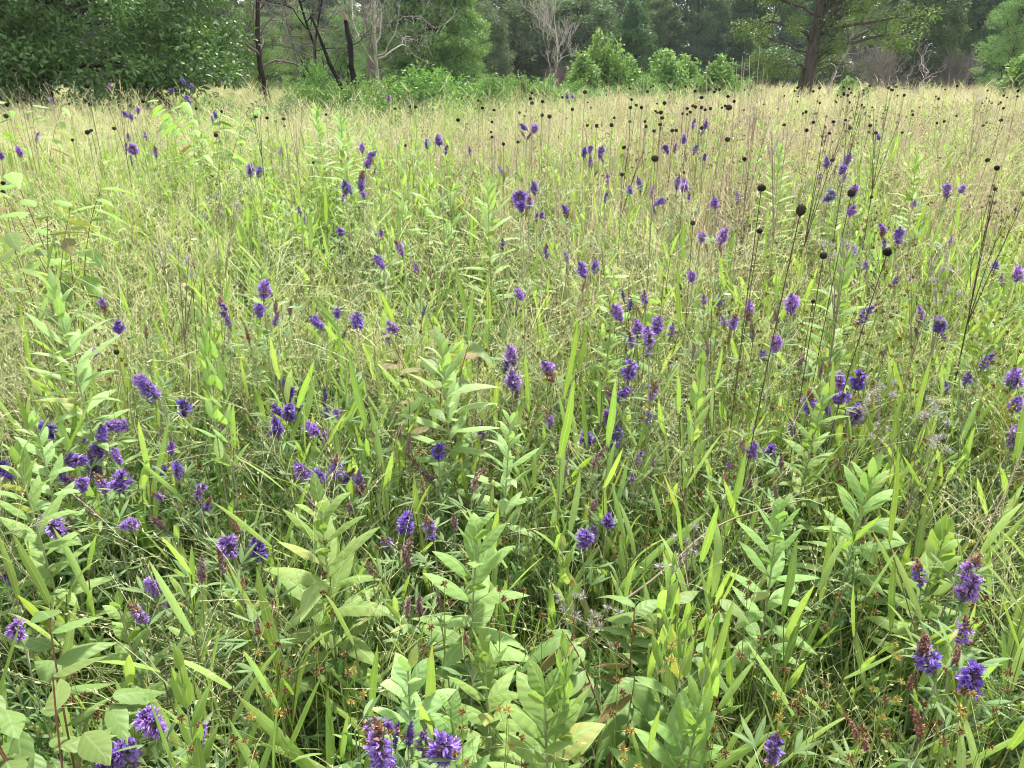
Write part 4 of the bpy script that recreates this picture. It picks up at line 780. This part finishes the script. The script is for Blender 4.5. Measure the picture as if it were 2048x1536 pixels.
# --- the big oak on the left: low sweeping crown of lobed leaves
def oak():
    x0, y0, z0 = at(55, 17.5); root = empty('oak_tree', (x0, y0, z0)); ms = MB(); mc = MB()
    T1 = np.array([[-.35, 0, -.1], [-.32, 0, 1.5], [-.55, .1, 3.2], [-.7, .2, 5], [-.5, .2, 8]]); T2 = np.array([[.1, .1, -.1], [.25, 0, 1.2], [.75, -.1, 2.6], [1.6, -.3, 4.5], [2.2, -.4, 7]])
    tt = np.linspace(0, 1, 14)
    sm = lambda P: np.stack([np.interp(tt, np.linspace(0, 1, len(P)), P[:, c]) for c in range(3)], -1)
    ms.tube(sm(T1), np.linspace(.30, .14, 14), 12, 0); ms.tube(sm(T2), np.linspace(.26, .12, 14), 12, 0)
    ms.tube(sm(np.array([[-.3, 0, 1.25], [-1.3, -.3, 1.5], [-2.6, -.5, 1.75], [-4, -.8, 2.4]])), np.linspace(.13, .05, 14), 8, 0)
    C = []
    # crown clumps: wide skirt hanging close to the ground, tall dome above
    for i in range(520):
        x = u(-5.5, 4.5); y = u(-3.6, 3.2); top = 8.5*math.sqrt(max(0, 1-(x/6)**2*.8-(y/4.5)**2*.6)); edge = abs(x)/5.2
        lo = .75 + .35*math.sin(x*1.9+1) + (.9 if -1.3 < x < .8 else 0) + (.35 if 1.2 < x < 2.4 else 0)
        if y > 0: lo += .5
        z = lo + (top-lo)*RNG.random()**1.5 if top > lo else lo
        r2 = (x/5.2)**2 + (y/3.9)**2 + ((z-3)/6)**2
        if r2 > 1.05 or (r2 < .25 and RNG.random() < .6): continue
        if -1.3 < x < .35 and y < .6 and 1.75 < z < 3.5: continue
        C.append([x, y, z])
    for i in range(110):
        x = u(-5.6, 4.5); z = u(.55, 3.3) if x > -1 else u(.4, 3.3); y = u(-4.2, -1.2)*math.sqrt(max(.05, 1-(x/6)**2))
        if (-.95 < x < .3 and 1.8 < z) or (2.1 < x < 2.9 and 1.2 < z < 1.9) or (x > 2.6 and z < .9 and RNG.random() < .6): continue
        C.append([x, y, z])
    C = np.array(C)
    foliage(mc, C, .60*u(.55, 1.2, len(C)), 190, .115, .052, .7, .6, bend=.3)
    for c in C[::7]:
        T = T1 if c[0] < 0 else T2; z = min(max(c[2]*.8, 1.3), 4.5); p0 = np.array([np.interp(z, T[:, 2], T[:, k]) for k in range(3)]); m = p0 + (c-p0)*.5 + [0, 0, .35]
        t7 = np.linspace(0, 1, 8)[:, None]; ms.tube(p0*(1-t7)**2 + 2*m*t7*(1-t7) + c*t7**2 + RNG.normal(0, .03, (8, 3)), np.linspace(.06, .015, 8), 5, 0)
    ms.tube(sm(np.array([[2.6, -1.2, 1.35], [3.1, -1.4, 1.05], [3.6, -1.5, .6], [3.9, -1.5, .15]])), np.linspace(.05, .03, 14), 6, 0)
    put('trunk', ms.mesh('trunk', M['barkdark']), root); put('crown', mc.mesh('crown', M['oakleaf']), root)
    tag(root, 'dark green oak with low sweeping branches at the left of the meadow', 'tree')
oak()
# --- dead and burnt trees
def dead(px, Y, H, r, mat, label, lean=0.0, lvl=4, kids=3, name='dead_tree', spread=.6, d=None, up=.2, start=.18, twig=None, wig=.3):
    loc = at(px, Y); root = empty(name, loc); ms = MB(); T = trunk_pts(H, lean, 9, .10); ms.tube(T, r*np.linspace(1.1, .3, 9), 8, 0); mb = MB(); tips = []
    for k in range(14):
        z = H*u(start, .95); p = np.array([np.interp(z, T[:, 2], T[:, c]) for c in range(3)]); az = u(0, 6.28)
        grow(mb, p, dirs([az], [u(.1, .9)])[0], H*u(.16, .34), r*.5*(1.1-z/H)+.004, lvl-2, tips, 5, spread, wig, up, kids, 0, .0035*Y/20)
    put('trunk', ms.mesh('trunk', M[mat]), root); put('branches', mb.mesh('branches', M[twig or mat]), root); tag(root, label, 'dead tree', None); return root
dead(655, 17, 4.6, .032, 'char', 'blackened bare tree with forked trunk left of the charred snag', -.05, 4, 3)
dead(628, 16.2, 4.4, .024, 'char', 'thin burnt stem leaning behind the blackened bare tree', .07, 4, 3, twig='twiggy')
dead(772, 21, 6.0, .05, 'bleached', 'bleached pale dead tree with crooked limbs right of the snag', -.02, 5, 3, up=.3)
dead(742, 24, 6.0, .035, 'twiggy', 'grey bare tree behind the bleached dead tree', .02, 5, 3)
dead(545, 19, 5.5, .07, 'barkdark', 'bare brown tree at the right end of the oak', -.05, 5, 3, twig='twiggy')
dead(590, 23, 6.5, .035, 'twiggy', 'grey twiggy dead tree between oak and blackened tree', .0, 5, 4)
dead(1115, 42, 4.9, .045, 'bleached', 'bleached leaning dead tree in front of the dark round trees', -.12, 5, 3, up=.5, spread=.35)
dead(1655, 31, 3.4, .05, 'bleached', 'pale fallen limb tangle right of the lone tree', .25, 4, 2, up=-.1)
dead(1828, 22, 1.75, .03, 'bleached', 'small forked bleached snag at the far right', .02, 3, 2, up=.4)
def brush(px, Y, H, W_, label):
    loc = at(px, Y); root = empty('bare_brush', loc); mb = MB(); tips = []
    for k in range(26): az = u(0, 6.28); grow(mb, [u(-.2, .2), u(-.2, .2), 0], dirs([az], [u(.5, 1.45)])[0], H*u(.4, .6)*W_, .02, 3, tips, 4, .4, .1, .12, 3, 0, .008)
    put('branches', mb.mesh('branches', M['twiggy']), root); tag(root, label, 'bare bush')
brush(1768, 46, 2.6, 1.1, 'rounded grey leafless brush right of the lone tree')
brush(1905, 48, 2.4, 1.0, 'grey leafless brush at the far right edge of the woods')
brush(1140, 38, 1.6, 1.0, 'grey leafless brush at the foot of the bleached leaning tree')
# charred snag
def snag():
    loc = at(700, 15.5, -.05); root = empty('charred_snag', loc); mb = MB(); zt = 2.42 - loc[2]; z = np.linspace(0, zt, 12); x = np.array([-.06, -.04, -.03, 0, .03, .07, .08, .04, .05, .05, .02, 0]); P = np.stack([x, 0*x, z], -1)
    mb.tube(P, np.array([.075, .06, .055, .06, .058, .07, .06, .048, .05, .055, .045, .036]), 9, 0); mb.tube([P[6], P[6] + [.1, 0, -.1], P[6] + [.13, 0, -.12]], [.03, .025, .01], 5, 0); put('trunk', mb.mesh('trunk', M['char']), root)
    mb = MB(); mb.tube([P[-1] - [0, 0, .02], P[-1] + [.0, 0, .06], P[-1] + [-.02, 0, .13]], [.034, .026, .006], 7, 0); mb.tube([P[-1] - [-.03, 0, .02], P[-1] + [.035, 0, .09]], [.02, .005], 5, 0); put('broken_top', mb.mesh('broken_top', M['rawwood']), root); tag(root, 'charred black snag with a broken orange top left of centre', 'snag')
    a = at(640, 15); b = at(700, 14.6); mb = MB(); A = np.array(a) + [0, 0, .62]; Bq = np.array(b) + [0, 0, .95]; tt = np.linspace(0, 1, 8)[:, None]; P = (Bq-A)*tt; P[:, 2] += .06*np.sin(tt[:, 0]*6); mb.tube(P, np.linspace(.10, .045, 8), 8, 0)
    mb.tube([P[6], P[6] + [-.25, 0, .55], P[6] + [-.5, 0, 1.3]], [.045, .04, .02], 6, 1)
    mb.tube([P[2], P[2] + [0, .1, -.9]], [.06, .07], 6, 1)
    tag(mb.obj('fallen_log', [M['bleached'], M['char']], None, A), 'pale grey fallen log resting among shrubs under the charred snag', 'log')
snag()
# --- lone tree with a thick trunk, right of centre
def lone():
    Y = 30.0; x0, _, z0 = at(1611, Y); root = empty('lone_tree', (x0, Y, z0)); ms = MB(); mc = MB(); tt = np.linspace(0, 1, 16)
    T = np.array([[-.06, 0, -.1], [.0, 0, .8], [.10, 0, 1.6], [.14, 0, 2.6], [.2, 0, 4], [.24, 0, 6], [.25, 0, 9]]); Ts = np.stack([np.interp(tt, np.linspace(0, 1, 7), T[:, c]) for c in range(3)], -1)
    ms.tube(Ts, np.interp(tt, [0, .1, .3, .5, 1], [.36, .27, .25, .19, .08]), 14, 0); tips = []; C = []
    def blob(n, x0, x1, z0, z1, y=1.8):
        for _ in range(n): C.append(np.array([u(x0, x1), RNG.normal(0, y*.5), u(z0, z1)]))
    blob(28, -2.3, -.3, 2.4, 4.6); blob(32, .5, 3.5, 2.8, 4.6); blob(10, 1.8, 3.6, 2.2, 3.1, 1); blob(9, .3, .9, 1.9, 3.0, 1); blob(12, -2.1, -.5, 1.35, 2.1, .8); blob(80, -2.6, 3.4, 4.4, 8.5, 2.2)
    T3 = np.array(C); k3 = T3[RNG.permutation(len(T3))[:46]]
    for c in k3:
        z = min(max(c[2]*u(.55, .9), 1.5), 6); p0 = np.array([np.interp(z, T[:, 2], T[:, k]) for k in range(3)]); m = p0 + (c-p0)*.5 + [0, 0, u(.05, .4)]
        t7 = np.linspace(0, 1, 8)[:, None]; P = p0*(1-t7)**2 + 2*m*t7*(1-t7) + c*t7**2 + RNG.normal(0, .035, (8, 3)); ms.tube(P, np.linspace(u(.05, .09), .018, 8), 6, 0)
        for q in range(4): i = int(RNG.integers(3, 7)); e = P[i] + RNG.normal(0, .35, 3); ms.tube([P[i], (P[i]+e)/2 + [0, 0, .05], e], [.022, .016, .008], 4, 0)
    for d in ([1, -.3, .75], [1, .3, .35]): tp = []; grow(ms, [.12, -.1, 1.5], d, 1.5, .035, 1, tp, 5, .4, .18, -.3, 2, 0, .01)
    C = np.array(C); C = C[RNG.random(len(C)) < .95]
    foliage(mc, C, u(.25, .5, len(C)), 115, .12, .055, .7, .7, bend=.3)
    put('trunk', ms.mesh('trunk', M['bark']), root); put('crown', mc.mesh('crown', M['yellowgreen']), root); tag(root, 'lone tree with thick brown trunk and open yellow green crown', 'tree')
lone()
# --- big soft green tree left of centre
def soft():
    Y = 30.0; x0, _, z0 = at(862, Y); root = empty('soft_needled_tree', (x0, Y, z0)); T = trunk_pts(9.5, .0); ms = MB(); ms.tube(T, .11*np.linspace(1.2, .2, 9), 9, 0); C = []
    for k in range(430):
        z = .3 + 9*RNG.random()**1.6; rr = (1.85*(1 - (z/10.5)**2) + .1)*(.45 + .55*RNG.random()**.5)*(1 + .22*math.sin(z*3.1)); az = u(0, 6.28); C.append([math.cos(az)*rr, math.sin(az)*rr, z])
    C = np.array(C); to_limbs(ms, T, C[::7], .03); mc = MB(); foliage(mc, C, u(.28, .48, len(C)), 210, .12, .05, .5, .45, bend=.5, droop=.2)
    put('trunk', ms.mesh('trunk', M['barkdark']), root); put('crown', mc.mesh('crown', M['cypress']), root); tag(root, 'tall feathery green tree left of centre behind the shrubs', 'tree')
    return ms, mc
soft()
cyp = broadleaf('c', 6.0, 1.6, .3, 120, 130, .13, .03, 'cypress', 'barkdark', .12, .30, .3, .45, .3, .5)
tree('feathery_tree', cyp, at(925, 33), 'smaller feathery green tree beside the tall one, to its right', group=None, s=.78)
tree('feathery_tree', cyp, at(2015, 38), 'light green feathery tree at the right edge', s=.95)
ced = [broadleaf('c', 7, 2.0, .2, 150, 150, .17, .06, 'cedar', 'barkdark', .16, .26, .5, .8, .5, .25) for _ in range(2)]
for px, Y, s, sz, lab in [(1032, 54, 1.2, .9, 'dark rounded cedar like tree, left one of the centre pair'), (1150, 56, 1.45, 1.0, 'dark rounded tree with a wide crown, right one of the centre pair'), (1225, 58, .65, .55, 'small dark round tree beside the centre pair'), (965, 50, .8, .75, 'dark tree between the feathery tree and the round pair')]:
    tree('rounded_tree', ced[int(px) % 2], at(px, Y), lab, s=s, sz=sz)
for px, Y, s_, lab in [(520, 34, .75, 'full green tree behind the right end of the oak'), (610, 38, .8, 'full green tree behind the blackened bare tree'), (700, 40, .85, 'full green tree behind the charred snag'), (755, 36, .7, 'full green tree behind the bleached dead tree')]: tree('feathery_tree', cyp, at(px, Y), lab, s=s_)
pop = broadleaf('p', 7, 1.7, .3, 110, 140, .18, .10, 'forest', 'barkdark', .14, .28, .6, .8, .4, .45)
tree('pointed_tree', pop, at(1268, 52), 'mid green pointed tree right of the centre pair', s=.9, sz=.82)
dk = [broadleaf('d', 12, 3.2, .2, 170, 230, .24, .13, 'forest', 'barkdark', .22, .24, .6, .7, .62, .12, share=.15) for _ in range(3)] + [broadleaf('d', 14, 2.8, .3, 180, 210, .24, .10, 'forest', 'barkdark', .22, .24, .4, .5, .5, .4, share=.15)]
tree('spreading_tree', dk[1], at(1835, 50), 'dark layered tree at right behind the brush', s=.62)
tree('spreading_tree', dk[3], at(1945, 56), 'tall dark tree near the right edge', s=.8)
# the wood behind: three staggered ranks
ranks = [('front', 66, 17, .55, .72), ('middle', 78, 21, .7, .9), ('back', 92, 24, .85, 1.1)]
for nm, Y, n, s0, s1 in ranks:
    for i in range(n):
        px = -220 + (2048+440)*(i+.5)/n + u(-35, 35)
        if nm == 'front' and 980 < px < 1300: continue
        s = u(s0, s1)
        if nm == 'back' and (1430 < px < 1500 or 1760 < px < 1800): s *= .9
        z = 'left' if px < 683 else 'centre' if px < 1366 else 'right'
        tree('woodland_tree', dk[RNG.integers(0, 4)], at(px, Y + u(-4, 4)), 'dark green tree in the %s rank of the woods, %s of the picture' % (nm, z), group='woodland trees, %s rank, %s' % (nm, z), s=s, rz_=u(0, 6.28))
for px in (1215, 1240, 1262): tree('woodland_tree', dk[1], at(px, 86), 'dark green tree closing the gap behind the pointed tree', group='woodland trees behind the pointed tree', s=.85)
for px in (1418, 1445): tree('woodland_tree', dk[0], at(px, 84), 'dark green tree closing the gap left of the lone tree', group='woodland trees left of the lone tree', s=.75)
# low scrub in front of the wood
und = broadleaf('s', 2.6, 1.5, .0, 60, 110, .16, .09, 'forest', 'barkdark', .04, .38, .6, .8, .3, 0)
for i in range(38):
    px = -100 + 2250*(i+.5)/38 + u(-20, 20); z = 'left' if px < 683 else 'centre' if px < 1366 else 'right'
    tree('woodland_bush', und, at(px, 60+u(-5, 5)), 'dark bush at the foot of the woods, %s of the picture' % z, 'bush', 'dark bushes at the foot of the woods, %s' % z, s=u(.8, 1.3))
# bright shrubs and saplings at the meadow's far edge
shr = [broadleaf('s', 1.5, .95, .05, 110, 60, .08, .036, 'shrub', 'bark', .015, .2, .6, 1.2, .3, .3) for _ in range(3)]
sap = [broadleaf('s', 2.1, .9, .1, 105, 42, .11, .075, 'sapling', 'bark', .02, .2, .6, 1.4, .25, .5) for _ in range(3)]
SH = [(1205, 27, 'a', 1.0, 1.2), (1168, 26, 'a', .9, .85), (1250, 28, 'a', 1.0, .85), (1345, 27, 'a', .9, .95), (1378, 28, 'a', .9, .9), (1320, 28, 'a', .8, .9), (1447, 25, 'a', .75, .85), (1475, 26, 'a', .55, .6), (2040, 24, 'a', .9, .8), (1697, 24, 'a', .5, .55), (1735, 24, 'a', .4, .45), (1500, 24, 'a', .5, .55),
      (1140, 24, 'b', .9, .7), (1185, 23, 'b', .8, .6), (1235, 24, 'b', .9, .65), (1280, 25, 'b', .9, .8), (1305, 26, 'b', .8, .7), (1365, 24, 'b', .8, .6), (1400, 26, 'b', .9, .85), (1425, 25, 'b', .8, .7), (1465, 24, 'b', .7, .6),
      (300, 15, 'b', .55, .4), (350, 14.5, 'b', .5, .45), (470, 15, 'b', .55, .5), (525, 15.5, 'b', .6, .5), (555, 14.5, 'b', .5, .5), (1300, 23, 'b', .6, .6), (1420, 23, 'b', .55, .55),
      (640, 14.5, 'b', .55, .95), (615, 14, 'b', .5, .75), (690, 14.0, 'b', .7, .75), (740, 15.5, 'b', .8, .75), (790, 15, 'b', .8, .78), (850, 15, 'b', .9, .90), (905, 15.5, 'b', .9, .82), (985, 16, 'b', .65, .85), (1045, 18, 'b', .75, .85), (1085, 19, 'b', .7, .75), (770, 12.5, 'b', .6, .6), (880, 12.5, 'b', .7, .58), (950, 13, 'b', .55, .55), (700, 12.5, 'b', .6, .55), (1120, 20, 'b', .6, .55), (1270, 22, 'b', .5, .5), (1155, 22, 'b', .5, .5), (585, 15.5, 'b', .55, .55), (420, 14.5, 'b', .5, .55), (1810, 24, 'b', .4, .45), (1400, 22, 'b', .45, .5)]
SI = []
LS = [('the blackened bare tree', 640, 150), ('the charred snag', 703, 150), ('the feathery green tree', 860, 150), ('the bleached leaning tree', 1115, 150), ('the pointed mid green tree', 1268, 150), ('the lone tree', 1615, 150), ('the oak', 400, 150), ('the grey brush', 1768, 150), ('the right edge', 2048, 150)]
cnt = {}
for px, Y, k, s, sz in SH:
    d, lt, lx = min((abs(px-a), t, a) for t, a, b in LS); look = 'fresh pale green sapling' if k == 'a' else 'low green leafy shrub'; side = 'right of' if px > lx else 'left of'; key = (look, side, lt); cnt.setdefault(key, []).append((d, px, Y, k, s, sz))
for (look, side, lt), L in cnt.items():
    for i, (d, px, Y, k, s, sz) in enumerate(sorted(L)):
        tree('sapling' if k == 'a' else 'shrub', (sap if k == 'a' else shr)[RNG.integers(0, 3)], at(px, Y), ORD[i] + look + ' ' + side + ' ' + lt, 'sapling' if k == 'a' else 'shrub', 'bright saplings and shrubs at the meadow edge', s=s, sz=sz)

# hazy air round the camera and the whole place

def haze():
    me = bpy.data.meshes.new('haze'); X, Y0, Y1, Z0, Z1 = 905, -12, 905, -1.5, 19; v = [(x, y, z) for z in (Z0, Z1) for y in (Y0, Y1) for x in (-X, X)]
    me.from_pydata(v, [], [(0, 2, 3, 1), (4, 5, 7, 6), (0, 1, 5, 4), (2, 6, 7, 3), (0, 4, 6, 2), (1, 3, 7, 5)]); m = bpy.data.materials.new('thin_haze'); m.use_nodes = True; t = m.node_tree; t.nodes.clear()
    pv = t.nodes.new('ShaderNodeVolumePrincipled'); pv.inputs['Color'].default_value = (.82, .90, 1, 1); pv.inputs['Density'].default_value = .0004; o = t.nodes.new('ShaderNodeOutputMaterial'); t.links.new(pv.outputs[0], o.inputs['Volume'])
    me.materials.append(m); tag(put('haze', me), kind='stuff')
haze()
